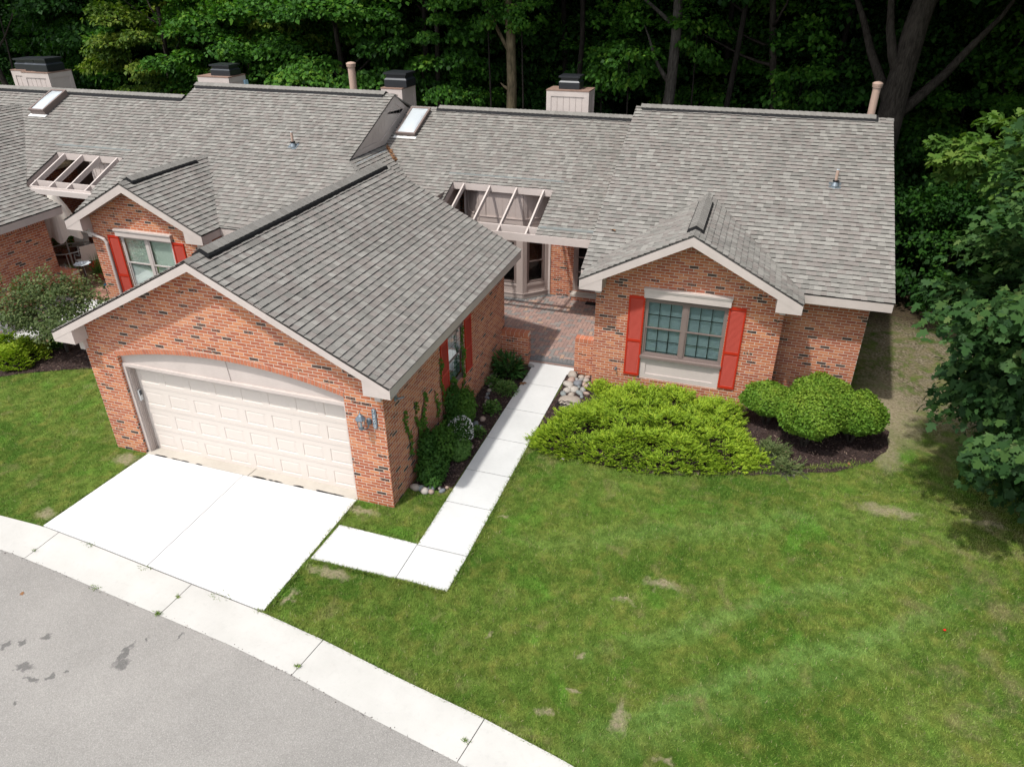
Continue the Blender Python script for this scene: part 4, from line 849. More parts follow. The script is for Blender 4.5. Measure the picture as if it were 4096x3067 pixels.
# left pergola
pg = MB(); A0, A1, B0, B1 = -7.56, -5.10, 5.70, 7.11
pg.box((A0, B1-.02, zpl(B1)-.20), (A1, B1+.03, zpl(B1)-.01)); pg.build('pergola_header', 'trim', left, bevel=.003)
pb = MB(); pb.box((-7.3, B0-.03, zpl(B0)-.17), (-4.6, B0+.02, zpl(B0)-.015)); pb.build('pergola_beam', 'trim', left); pb = MB(); pb.box((A0+.2, 5.92, zpl(5.92)-.19), (A1, 5.97, zpl(5.92)-.02)); pb.build('pergola_beam', 'trim', left)
for x in (-7.28, -6.62, -5.99, -5.33):
    r_ = MB(); w = .045; r_.prism([(x-w/2, B0, zpl(B0)-.01), (x-w/2, B1-.022, zpl(B1)-.02), (x-w/2, B1-.022, zpl(B1)-.18), (x-w/2, B0, zpl(B0)-.16)], (w, 0, 0)); r_.build('pergola_rafter', 'trim', left, bevel=.003)
sb = MB()
for x in (A0-.03, A1+.002): sb.prism([(x, B0+.0, zpl(B0)-.02), (x, B1+.03, zpl(B1)-.02), (x, B1+.03, zpl(B1)-.26), (x, B0, zpl(B0)-.24)], (.025, 0, 0))
sb.split('opening_side_board', 'trim_wood', left)
gu = MB(); gu.box((-7.2, B0-.13, zpl(B0)-.20), (-4.55, B0-.035, zpl(B0)-.06)); gu.build('gutter', 'gutter', left, bevel=.006)
fs = MB(); strip(fs, -7.86, -5.05, 7.38, .08, zpl, .026); fs.build('roof_flashing', 'shingle_strip', left)
cl = MB(); cl.box((-8.8, B1+.20, 4.13), (-4.2, 9.2, 4.16)); cl.box((A1+.03, 5.72, 3.36), (-4.2, 9.2, 3.38)); cl.split('courtyard_ceiling', 'trim_wood', left)
cwl = MB()
cwl.box((-6.55, 7.20, .75), (-4.9, 7.25, 4.12)); cwl.prism([(-6.55, 7.22, .75), (-7.2, 7.85, .75), (-7.2, 7.85, 4.12), (-6.55, 7.22, 4.12)], (.03, .03, 0)); x = -6.4
while x < -4.95: cwl.box((x, 7.19, 3.30), (x+.008, 7.199, 4.12)); x += .19
cwl.box((-6.56, 7.17, 3.18), (-4.9, 7.199, 3.26)); cwl.build('bay_siding', 'trim', left)
cwd = MB(); cwd.box((-9.2, 9.0, .45), (-6.9, 9.05, 4.2)); cwd.build('courtyard_back_wall', 'taupe', left)
cbr = MB(); wall(cbr, (-9.2, 0, 0), (0, 1, 0), (1, 0, 0), rect(5.2, 9.0, 0, 3.4)); cbr.build('courtyard_wall', 'brick', left); cbr = MB(); wall(cbr, (0, 8.32, 0), (1, 0, 0), (0, -1, 0), rect(-4.95, -4.2, .4, 3.3)); cbr.build('courtyard_wall', 'brick', left)
# left chimneys etc
ch = chimney(left, .68, 1.36, 12.2, .95, 3.8, 5.70); flue(ch, .72, 1.50, 12.3, 13.0, 5.74, .42)
ch = chimney(left, -5.89, -4.70, 11.8, .85, 3.8, 5.87); flue(ch, -5.5, -4.72, 11.95, 12.55, 5.90, .34)
pp = MB(); pp.box((-4.665, 12.5, 4), (-4.60, 12.66, 5.72)); pp.build('flashing_board', 'blue_tint', ch)
ch = chimney(left, -12.42, -11.27, 10.8, .95, 3.8, 5.90); flue(ch, -12.42, -11.95, 10.95, 11.6, 5.94, .40); flue(ch, -11.93, -11.3, 10.85, 11.6, 5.94, .42)
ch = chimney(left, -13.12, -12.45, 11.0, .95, 3.8, 5.92); flue(ch, -13.05, -12.45, 11.1, 11.8, 5.94, .36)
vent_pipe(left, -.09, 11.8, 4.3, 6.47, .112); vent_stack(left, -.018, 8.08, zpl)
dm = MB(); dm.lathe((-.77, 11.6, 5.36), [(.42, 0), (.42, .10), (.36, .17), (.24, .23), (0, .27)], 20); dm.build('roof_dome', 'skylight_dome', left, smooth=True)
skylight(left, -10.02, -9.40, 8.68, 9.75, zpl, .20, 'brown_trim'); skylight(left, -13.3, -12.52, 9.05, 9.85, zpl, .12, 'cap_light', 'blinds_teal')
# the block above is drawn on a grid 8.5 percent small; bring it to full size on level ground
left.scale = (1.085,)*3; left.location = (-7.5526, 6.2449, -.3319)
# ================================================================== fast leaf meshes
T_DIAMOND = np.array([(0, 0, 0), (.38, .45, .06), (0, 1, 0), (-.38, .45, .06)])
T_OVAL = np.array([(0, 0, 0), (.30, .25, .05), (.34, .6, .06), (0, 1, -.04), (-.34, .6, .06), (-.30, .25, .05)])
T_MAPLE = np.array([(0, .0, 0), (.42, -.05, -.04), (.28, .20, .02), (.58, .48, -.06), (.24, .52, .02), (.30, .80, 0), (0, 1.05, -.10), (-.30, .80, 0), (-.24, .52, .02), (-.58, .48, -.06), (-.28, .20, .02), (-.42, -.05, -.04)])
T_BLADE = np.array([(-.06, 0, 0), (.06, 0, 0), (.0, 1, .0)])
T_SPRAY = np.array([(-.07, 0, 0), (.07, 0, 0), (.10, .55, .03), (0, 1, .0), (-.10, .55, .03)])
T_CHIP = np.array([(-.15, -.5, 0), (.15, -.45, .02), (.12, .5, 0), (-.13, .45, .02)])
def unit(a): return a/np.maximum(np.linalg.norm(a, axis=-1, keepdims=True), 1e-9)
def leaf_mesh(name, C, D, N, S, T, mat, rnd, rnd2=None):
    """C centres, D growth direction, N normals (will be orthogonalised), S sizes, T template."""
    n = len(C); k = len(T); D = unit(D); N = unit(N-D*np.sum(N*D, 1, keepdims=True)); X = np.cross(D, N)
    S = S.reshape(-1, 1, 1)
    V = C[:, None, :]+S*(X[:, None, :]*T[None, :, 0:1]+D[:, None, :]*T[None, :, 1:2]+N[:, None, :]*T[None, :, 2:3])
    me = bpy.data.meshes.new(name); me.vertices.add(n*k); me.vertices.foreach_set('co', V.astype(np.float32).ravel())
    me.loops.add(n*k); me.loops.foreach_set('vertex_index', np.arange(n*k, dtype=np.int32))
    me.polygons.add(n); me.polygons.foreach_set('loop_start', np.arange(0, n*k, k, dtype=np.int32))
    try: me.polygons.foreach_set('loop_total', np.full(n, k, dtype=np.int32))
    except Exception: pass
    at = me.attributes.new('rnd', 'FLOAT_COLOR', 'FACE'); col = np.ones((n, 4), np.float32); col[:, 0] = rnd; col[:, 1] = rnd2 if rnd2 is not None else RNG.random(n); col[:, 2] = 0
    at.data.foreach_set('color', col.ravel()); me.materials.append(MAT[mat]); me.update(calc_edges=True); me.validate(); return me
def link(name, me, parent=None, loc=(0, 0, 0)):
    o = bpy.data.objects.new(name, me); COL.objects.link(o); o.location = loc
    if parent is not None: o.parent = parent
    return o
def rdir(n, up=0.0):
    v = RNG.normal(size=(n, 3)); v[:, 2] += up; return unit(v)
def crown_leaves(rx, ry, rz, cz, ncl, nl, size, mat, T=T_DIAMOND, cr=.9, flat=.45, inner=.45, lean=0, low=-1.0, name='crown', topdark=True):
    """clustered crown: clumps spread through an ellipsoid, each a drooping pad of leaves"""
    d = rdir(ncl); d = d[d[:, 2] > low]; ncl = len(d); r = inner+(1-inner)*RNG.random(ncl)**.6
    cc = d*r[:, None]*np.array([rx, ry, rz]); cc *= (1+.18*RNG.normal(size=(ncl, 1))*.6); cc[:, 2] += cz
    crs = cr*RNG.uniform(.6, 1.3, ncl); tone = RNG.random(ncl)
    idx = RNG.integers(0, ncl, nl); q = RNG.normal(size=(nl, 3)); q = unit(q)*RNG.random((nl, 1))**.45; rad = np.sqrt(q[:, 0]**2+q[:, 1]**2)
    q[:, 2] = q[:, 2]*flat-.28*rad**2
    P = cc[idx]+q*crs[idx][:, None]
    out = unit(P-np.array([0, 0, cz])); D = unit(out*.7+rdir(nl)*.7+np.array([0, 0, -.45])); N = unit(rdir(nl)*.55+np.array([0, 0, .9])+out*.35)
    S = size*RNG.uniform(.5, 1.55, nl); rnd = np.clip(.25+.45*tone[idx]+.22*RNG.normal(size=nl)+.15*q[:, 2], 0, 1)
    return leaf_mesh(name, P, D, N, S, T, mat, rnd), cc
def trunk_mesh(path, r0, r1, limbs, rr):
    mb = MB(); n = len(path); mb.tube(path, [r0+(r1-r0)*i/(n-1) for i in range(n)], 10)
    for (a, L, az, el) in limbs:
        i = min(int(a*(n-1)), n-2); f = a*(n-1)-i; p = Vector(path[i]).lerp(Vector(path[i+1]), f); rb = (r0+(r1-r0)*a)*.5; pts = [p]; d = Vector((math.cos(az)*math.cos(el), math.sin(az)*math.cos(el), math.sin(el)))
        for k in range(5): p = p+d*(L/5); d = (d+Vector((rr.uniform(-.2, .2), rr.uniform(-.2, .2), .10))).normalized(); pts.append(p)
        mb.tube(pts, [rb*(1-.16*k) for k in range(6)], 7)
    return mb
# ================================================================== GROUND
def smooth(t): t = np.clip(t, 0, 1); return t*t*(3-2*t)
def hgt(x, y):
    x = np.asarray(x, float); y = np.asarray(y, float)
    return -.5*smooth((y-14)/30)-.25*smooth((x-17)/12)*smooth((y-4)/10)
def H(x, y): return float(hgt(x, y))
gx = np.concatenate([np.linspace(-160, -20, 15)[:-1], np.linspace(-20, 26, 93), np.linspace(26, 170, 15)[1:]]); gy = np.concatenate([np.linspace(-60, -10, 8)[:-1], np.linspace(-10, 20, 61), np.linspace(20, 200, 20)[1:]])
GX, GY = np.meshgrid(gx, gy); GZ_ = hgt(GX, GY); nx, ny = len(gx), len(gy)
fc = [(j*nx+i, j*nx+i+1, (j+1)*nx+i+1, (j+1)*nx+i) for j in range(ny-1) for i in range(nx-1)]
me = bpy.data.meshes.new('ground'); me.from_pydata(np.stack([GX.ravel(), GY.ravel(), GZ_.ravel()], 1).tolist(), [], fc); me.materials.append(MAT['lawn']); me.polygons.foreach_set('use_smooth', [True]*len(fc)); struct(link('ground', me))
# curb line
ci = [(-12, -3.9), (-7, -3.05), (-4, -2.72), (-2, -2.60), (-.38, -2.55), (.69, -2.54), (1.95, -2.65), (3.09, -2.77), (4.29, -2.89), (5.8, -3.04), (7.03, -3.22), (8.5, -3.49), (9.84, -3.71), (11.09, -3.97), (13, -4.5), (16, -5.6), (22, -8.5)]
cx_ = np.array([p[0] for p in ci]); cy_ = np.array([p[1] for p in ci])
def curb_in(x): return float(np.interp(x, cx_, cy_))
def cpt(x, off):
    s = (curb_in(x+.6)-curb_in(x-.6))/1.2; n = math.hypot(1, s); return (x+s*off/n, curb_in(x)-off/n)
xs = [-12+.25*i for i in range(int(34/.25)+1)]
rd = MB()
for a, b in zip(xs[:-1], xs[1:]):
    p, q = cpt(a, .66), cpt(b, .66); rd.poly([(p[0]-9, p[1]-26, .004), (q[0]-9, q[1]-26, .004), (q[0], q[1], .004), (p[0], p[1], .004)])
struct(rd.build('road', 'asphalt'))
kb = MB(); joints = [-5.1, -2.0, 1.1, 4.30, 7.02, 9.85, 12.9, 16.0]; prof = [(0, .035), (.16, .030), (.42, .016), (.60, .012), (.70, .010)]
edges = sorted(set([round(x, 3) for x in xs if all(abs(x-j) > .05 for j in joints)]+[j-.006 for j in joints]+[j+.006 for j in joints]))
for a, b in zip(edges[:-1], edges[1:]):
    if any(abs((a+b)/2-j) < .005 for j in joints): continue
    for (o0, z0), (o1, z1) in zip(prof[:-1], prof[1:]):
        p0, p1, q0, q1 = cpt(a, o0), cpt(a, o1), cpt(b, o0), cpt(b, o1)
        kb.poly([(p1[0], p1[1], z1), (q1[0], q1[1], z1), (q0[0], q0[1], z0), (p0[0], p0[1], z0)])
    p, q = cpt(a, 0), cpt(b, 0); kb.poly([(p[0], p[1], .035), (q[0], q[1], .035), (q[0], q[1], -.02), (p[0], p[1], -.02)])
struct(kb.build('kerb_strip', 'concrete_curb', smooth=False))
jf = MB(); 
for a, b in zip(xs[:-1], xs[1:]):
    p0, p1, q0, q1 = cpt(a, -.02), cpt(a, .68), cpt(b, -.02), cpt(b, .68); jf.poly([(p1[0], p1[1], .0065), (q1[0], q1[1], .0065), (q0[0], q0[1], .0065), (p0[0], p0[1], .0065)])
simple('joint_dirt', (.085, .078, .068), .95, .2); struct(jf.build('kerb_bedding', 'joint_dirt'))
def slab(mb, pts, z=.03, t=.06):
    A = [Vector((x, y, z)) for x, y in pts]; ar = sum(pts[i][0]*pts[(i+1) % len(pts)][1]-pts[(i+1) % len(pts)][0]*pts[i][1] for i in range(len(pts)))
    if ar < 0: A = A[::-1]
    mb.poly(A)
    for i in range(len(A)): j = (i+1) % len(A); mb.poly([A[j], A[i], A[i]-Vector((0, 0, t)), A[j]-Vector((0, 0, t))])
dv = MB(); c1 = lambda x: curb_in(x)+.026
slab(dv, [(.84, -.04), (3.242, -.05), (3.262, c1(3.26)), (1.95, c1(1.95)), (.66, c1(.66))], .032)
slab(dv, [(3.256, -.05), (5.84, -.04), (5.79, c1(5.8)), (4.3, c1(4.3)), (3.276, c1(3.27))], .032)
struct(dv.build('driveway', 'concrete_drive'))
ap_ = MB(); slab(ap_, [(.78, -.028), (3.33, -.03), (3.36, .25), (.80, .25)], .022); slab(ap_, [(3.345, -.03), (5.85, -.028), (5.84, .25), (3.375, .25)], .022); struct(ap_.build('garage_threshold', 'concrete_old'))
tr = MB()
for i in range(26):
    x = random.choice([random.uniform(.9, 2.2), random.uniform(3.5, 4.6), random.uniform(5.0, 5.5)]); w = random.uniform(.05, .14); h = random.uniform(.010, .026); n = 9
    tr.poly([(x+w*math.cos(2*PI*k/n)*random.uniform(.7, 1.2), -.022+h*math.sin(2*PI*k/n)*random.uniform(.7, 1.2), .0365) for k in range(n)])
simple('tar', (.03, .032, .035), .5, .2); tr.build('tar_patch', 'tar'); struct(bpy.data.objects['tar_patch'])
wk = MB(); ys = [-.82, .48, 1.57, 2.80, 4.08, 5.34, 6.0]
for a, b in zip(ys[:-1], ys[1:]):
    if b < 6: slab(wk, [(7.50, a+.010), (8.455, a+.010), (8.455, b-.010), (7.50, b-.010)])
slab(wk, [(7.50, 5.346), (8.455, 5.346), (8.46, 6.05), (8.575, 6.22), (8.575, 6.455), (7.345, 6.455), (7.345, 6.30), (7.50, 6.28)])
slab(wk, [(7.50, -.832), (7.50, -1.66), (8.44, -1.69), (8.455, -.832)]); slab(wk, [(5.90, -.78), (7.488, -.80), (7.488, -1.68), (5.865, -1.72)])
struct(wk.build('walkway', 'concrete'))
jd = MB(); jd.poly([(5.95, -1.6, .012), (8.4, -1.6, .012), (8.4, -.85, .012), (5.95, -.82, .012)]); jd.poly([(7.55, -.9, .0125), (8.4, -.9, .0125), (8.4, 6.3, .0125), (7.55, 6.3, .0125)]); jd.poly([(1, -2.4, .012), (5.5, -2.4, .012), (5.5, 0, .012), (1, 0, .012)]); jd.poly([(.85, -2.66, .0115), (5.8, -3.10, .0115), (5.8, -2.9, .0115), (.85, -2.4, .0115)]); struct(jd.build('joint_bedding', 'joint_dirt'))
# patio of herringbone pavers
pv = MB(); w = .1; PX, PXR, PY, PYE = 5.0, 9.12, 6.66, 10.68
def pbrick(x0, y0, x1, y1, soldier=0):
    g = .0035; x0 += g; y0 += g; x1 -= g; y1 -= g
    if x1-x0 < .02 or y1-y0 < .02: return
    z = PZ+random.uniform(-.0015, .0015); c = (random.random(), random.random(), soldier); e = .004
    A = [(x0, y0), (x1, y0), (x1, y1), (x0, y1)]; B = [(x0+e, y0+e), (x1-e, y0+e), (x1-e, y1-e), (x0+e, y1-e)]
    pv.poly([(x, y, z) for x, y in B], c)
    for i in range(4): j = (i+1) % 4; pv.poly([(A[i][0], A[i][1], z-.006), (A[j][0], A[j][1], z-.006), (B[j][0], B[j][1], z), (B[i][0], B[i][1], z)], c)
def inpat(x, y): 
    if x < 6.64 and y < 6.60: return False
    return not (y > 9.86 and x < 6.02) and not (x >= 6.02 and y > 9.88+(x-6.02)*.93) 
nxx = int((PXR-PX)/w); nyy = int((PYE-PY)/w)
for i in range(-1, nxx+1):
    for j in range(-1, nyy+1):
        k = (i-j) % 4; x, y = PX+i*w, PY+j*w
        if not inpat(x+.05, y+.05): continue
        if k == 0: pbrick(max(x, PX), y, min(x+2*w, PXR), y+w)
        elif k == 3: pbrick(x, max(y, PY), x+w, min(y+2*w, PYE-.2))
x = 6.64
while x < 9.1: pbrick(x, 6.45, min(x+.1, 9.12), 6.655, 1 if 7.3 < x < 8.58 else 0); x += .1
x = 4.7
while x < 6.15: pbrick(x, 9.87, x+.1, 10.07, 1); x += .1
x = 6.66
while x < 9.1: pbrick(x, 10.48, x+.1, 10.68, 1); x += .1
for i in range(8): 
    x = 6.05+i*.085; y = 9.93+i*.085; pbrick(x, y-.04, x+.1, y+.12, 1)
struct(pv.build('patio', 'paver'))
pbm = MB(); pbm.poly([(4, 6.455, PZ-.007), (9.13, 6.455, PZ-.007), (9.13, 10.7, PZ-.007), (4, 10.7, PZ-.007)]); struct(pbm.build('patio_bedding', 'joint_dirt'))
st = MB(); st.box((7.345, 6.44, .05), (8.585, 6.454, .085), (0, 0, 0)); x = 7.35
while x < 8.56: st.box((x, 6.445, .085), (x+.094, 6.47, .146), (.7, .5, 1)); st.box((x+.01, 6.449, .0), (x+.048, 6.46, .085), rc()); st.box((x+.055, 6.449, .0), (x+.095, 6.46, .085), rc()); x += .1
struct(st.build('patio_step', 'paver'))
# low brick walls beside the step
def low_wall(x0, x1, y0, y1, z0, z1, label):
    r_ = root('brick_wall', ((x0+x1)/2, (y0+y1)/2, z0), label, 'wall', 'low brick walls beside the courtyard steps'); b = MB()
    wall(b, (0, y0, 0), (1, 0, 0), (0, -1, 0), rect(x0, x1, z0-.1, z1-.1), uoff=.03); wall(b, (0, y1, 0), (1, 0, 0), (0, 1, 0), rect(x0, x1, z0-.1, z1-.1)); wall(b, (x0, 0, 0), (0, 1, 0), (-1, 0, 0), rect(y0, y1, z0-.1, z1-.1)); wall(b, (x1, 0, 0), (0, 1, 0), (1, 0, 0), rect(y0, y1, z0-.1, z1-.1))
    b.build('wall_body', 'brick', r_); c = MB(); x = x0-.0
    nb = max(2, int((x1-x0)/.105)); st_ = (x1-x0)/nb
    c2 = MB(); c2.box((x0+.002, y0+.002, z1-.10), (x1-.002, y1-.002, z1-.006)); c2.build('coping_mortar', 'mortar', r_)
    for i in range(nb): c.box((x0+i*st_+.005, y0-.004, z1-.098), (x0+(i+1)*st_-.005, y1+.004, z1), rc())
    c.build('coping_bricks', 'arch_brick', r_, bevel=.006); return r_
low_wall(6.64, 7.36, 6.285, 6.50, 0, .905, 'low brick wall stub joined to the side of the garage, left of the courtyard step')
low_wall(8.60, 9.13, 6.23, 6.44, 0, 1.0, 'low brick wall stub joined to the front gable wing, above the pile of river rocks')
low_wall(-8.21, -7.45, 6.28, 6.50, 0, .85, 'low brick wall with glass candle holders at the left neighbour\'s courtyard')
mt = MB(); mt.box((7.93, 10.23, .152), (8.75, 10.42+.02, .166)); tag(mt.build('doormat', 'rubber', bevel=.003), 'black rubber doormat in front of the shaded courtyard door', 'doormat')
# left courtyard and walk
ld = MB(); ld.box((-11.2, 6.56, .0), (-5.6, 10.6, .20)); struct(ld.build('patio_deck', 'deck')); ld = MB(); ld.box((-7.44, 6.22, .0), (-5.62, 6.555, .09)); struct(ld.build('courtyard_step', 'deck'))
lwk = MB()
def drape(mb, pts, dz, n=1):
    mb.poly([(x, y, H(x, y)+dz) for x, y in pts])
WL = [[(-7.3, 6.2), (-6.2, 6.2), (-5.95, 5.0), (-6.85, 5.0)], [(-6.85, 5.0), (-5.95, 5.0), (-5.85, 3.95), (-6.7, 4.1)], [(-6.7, 4.1), (-5.85, 3.95), (-6.1, 3.35), (-6.85, 3.65)], [(-6.85, 3.65), (-6.1, 3.35), (-6.75, 2.9), (-7.3, 3.38)], [(-7.3, 3.38), (-6.75, 2.9), (-9.5, 2.15), (-9.8, 2.95)]]
for q in WL: drape(lwk, q[::-1], .03)
struct(lwk.build('side_walkway', 'concrete'))
simple('gravel', (.30, .29, .275), .9, .35, 30, .9); gr = MB(); q = [(-8.4, 3.25), (-7.35, 3.42), (-6.9, 3.7), (-6.75, 4.15), (-6.9, 6.2), (-8.4, 6.2)]; drape(gr, q, .012); struct(gr.build('gravel_bed', 'gravel'))
# mulch beds
def bed(name, pts, dz=.012, n=4, chips=3000, hole=None):
    P = []
    m = len(pts)
    for i in range(m):
        a, b = pts[i], pts[(i+1) % m]
        for k in range(n):
            t = k/n; jx, jy = random.uniform(-.03, .03), random.uniform(-.03, .03); P.append((a[0]+(b[0]-a[0])*t+jx, a[1]+(b[1]-a[1])*t+jy))
    t3 = tessellate_polygon([[Vector((x, y, 0)) for x, y in P]]); mb = MB()
    for t in t3:
        q = [(P[i][0], P[i][1], H(*P[i])+dz) for i in t]; A = [Vector(v) for v in q]
        if (A[1]-A[0]).cross(A[2]-A[0]).z < 0: q = q[::-1]
        mb.poly(q)
    o = struct(mb.build(name, 'mulch')); arr = np.array(P); lo, hi = arr.min(0), arr.max(0); c = RNG.uniform(lo, hi, (chips*3, 2)); c = c[inpoly(c, P)][:chips]; k = len(c)
    C = np.column_stack([c, hgt(c[:, 0], c[:, 1])+dz+RNG.uniform(0, .025, k)]); me = leaf_mesh('mulch_chips', C, rdir(k)*np.array([1, 1, .35]), rdir(k, 2.0), RNG.uniform(.02, .065, k), T_CHIP, 'mulch_chip', RNG.random(k)); ch = link('mulch_chips', me, o); ch['kind'] = 'stuff'; return P
def inpoly(pts, poly):
    x, y = pts[:, 0], pts[:, 1]; ins = np.zeros(len(pts), bool); n = len(poly)
    for i in range(n):
        x0, y0 = poly[i]; x1, y1 = poly[(i+1) % n]; c = (y0 > y) != (y1 > y)
        with np.errstate(divide='ignore', invalid='ignore'): ins ^= c & (x < (x1-x0)*(y-y0)/(y1-y0+1e-12)+x0)
    return ins
B1 = [(6.635, .62), (7.0, .62), (7.32, .78), (7.47, .95), (7.49, 6.2), (7.36, 6.28), (6.64, 6.28)]
B2 = [(8.47, 3.15), (9.08, 2.70), (10.11, 2.55), (11.06, 2.60), (11.98, 2.80), (12.88, 3.12), (13.78, 3.45), (14.68, 3.82), (15.42, 4.38), (15.85, 5.1), (15.9, 5.8), (15.5, 6.5), (15.03, 6.47), (13.29, 6.47), (13.29, 5.88), (9.13, 5.88), (9.13, 6.23), (8.58, 6.23), (8.47, 6.05)]
B3 = [(-6.3, 1.0), (-5.3, 1.55), (-4.5, 2.08), (-3.5, 2.60), (-2.0, 2.9), (-.01, 2.9), (-.01, 5.7), (-4.2, 5.72), (-5.8, 5.7), (-5.75, 3.9), (-6.05, 3.25), (-6.7, 2.82), (-8.5, 2.3)]
bed('mulch_bed', B1, chips=5000); bed('mulch_bed', B2, chips=14000); bed('mulch_bed', B3, chips=7000)
# grass blades
EXC = [B1, B2, B3, [(.62, 1), (5.88, 1), (5.85, -3.2), (.6, -3.0)], [(7.49, -1.7), (8.465, -1.7), (8.465, 6.5), (7.49, 6.5)], [(5.84, -.77), (7.6, -.8), (7.6, -1.7), (5.84, -1.74)], [(0, 0), (W, 0), (W, 7), (0, 7)], [(9.13, 5.8), (15.05, 5.8), (15.05, 18), (9.13, 18)], [(-7.9, 3.2), (-5.5, 3.0), (-5.5, 6), (-7.9, 6)], [(6.6, 5.9), (9.2, 5.9), (9.2, 11), (6.6, 11)]]
def scatter(n, x0, x1, y0, y1):
    c = np.column_stack([RNG.uniform(x0, x1, n), RNG.uniform(y0, y1, n)]); ok = c[:, 1] > np.interp(c[:, 0], cx_, cy_)+.01
    for e in EXC: ok &= ~inpoly(c, e)
    # density lower on bare spots
    for (x, y, rx, ry) in BARE:
        q = ((c[:, 0]-x)/rx)**2+((c[:, 1]-y)/ry)**2; ok &= ~((q < 1.0) & (RNG.random(n) < .60))
    far = (c[:, 0] > 15.2) & (c[:, 1] > 5); ok &= ~(far & (RNG.random(n) < .72)); return c[ok]
c = np.vstack([scatter(380000, 5.6, 18.2, -6.2, 4.2), scatter(60000, -6.5, 2, -3, 3), scatter(40000, 15, 20, 4, 10)]); k = len(c)
C = np.column_stack([c, hgt(c[:, 0], c[:, 1])+.001]); D = rdir(k)*np.array([.75, .75, .2])+np.array([0, 0, .75])
me = leaf_mesh('grass', C, D, rdir(k), RNG.uniform(.03, .062, k), T_BLADE*np.array([1.5, 1, 1]), 'grass_blade', RNG.random(k)); struct(link('grass', me), 'stuff')
# longer ragged tufts along slab edges
el = []
def edge_line(a, b, n, j=.02):
    t = RNG.random(n)[:, None]; el.append(np.array(a)*(1-t)+np.array(b)*t+RNG.normal(size=(n, 2))*j)
edge_line((8.475, -1.68), (8.475, 3.1), 2600); edge_line((7.48, -.78), (7.48, .85), 900); edge_line((5.9, -1.75), (8.45, -1.71), 1500); edge_line((5.9, -.76), (7.48, -.78), 900); edge_line((5.86, -.05), (5.83, -3.0), 1700, .03); edge_line((.60, -2.5), (.80, -.05), 900); edge_line((6.65, .05), (6.65, .6), 250)
for a, b in zip(ci[6:-2], ci[7:-1]): 
    if a[0] > 5.7: edge_line((a[0], a[1]+.02), (b[0], b[1]+.02), int(500*math.dist(a, b)), .012)
edge_line((9.08, 2.68), (11.98, 2.78), 1500, .04); edge_line((11.98, 2.78), (15.42, 4.35), 1700, .05)
c = np.vstack(el); k = len(c); C = np.column_stack([c, hgt(c[:, 0], c[:, 1])+.002]); me = leaf_mesh('grass_edging', C, rdir(k)*np.array([.8, .8, .3])+np.array([0, 0, .7]), rdir(k), RNG.uniform(.05, .095, k), T_BLADE*np.array([1.3, 1, 1]), 'grass_blade', RNG.random(k)); struct(link('grass_edging', me), 'stuff')
# grit and weeds in the kerb joints
k = 260; xx = RNG.uniform(-2, 13, k); gp_ = np.array([cpt(x, o_) for x, o_ in zip(xx, .705+RNG.normal(size=k)*.022)]); me = leaf_mesh('road_grit', np.column_stack([gp_, np.full(k, .012)]), rdir(k)*np.array([1, 1, .2]), rdir(k, 3.), RNG.uniform(.008, .022, k), T_CHIP*np.array([2, 1, 1]), 'mulch_chip', RNG.random(k)); struct(link('road_grit', me), 'stuff')
wl = []
for (x, o_, n_, sd_) in ((4.27, .69, 90, .035), (4.30, .30, 30, .02), (7.0, .55, 50, .03), (1.9, .02, 60, .06), (3.3, .02, 50, .08), (4.9, .02, 70, .1), (9.8, .4, 40, .03), (1.1, .5, 25, .03), (2.9, .70, 40, .05), (5.7, .0, 60, .05)):
    p_ = np.array(cpt(x, o_)); wl.append(p_+RNG.normal(size=(n_, 2))*sd_*np.array([1, .5]))
c = np.vstack(wl); k = len(c); me = leaf_mesh('weeds', np.column_stack([c, np.full(k, .03)]), rdir(k, .8), rdir(k), RNG.uniform(.025, .06, k), T_BLADE*np.array([2, 1, 1]), 'grass_blade', RNG.random(k)); struct(link('weeds', me), 'stuff')
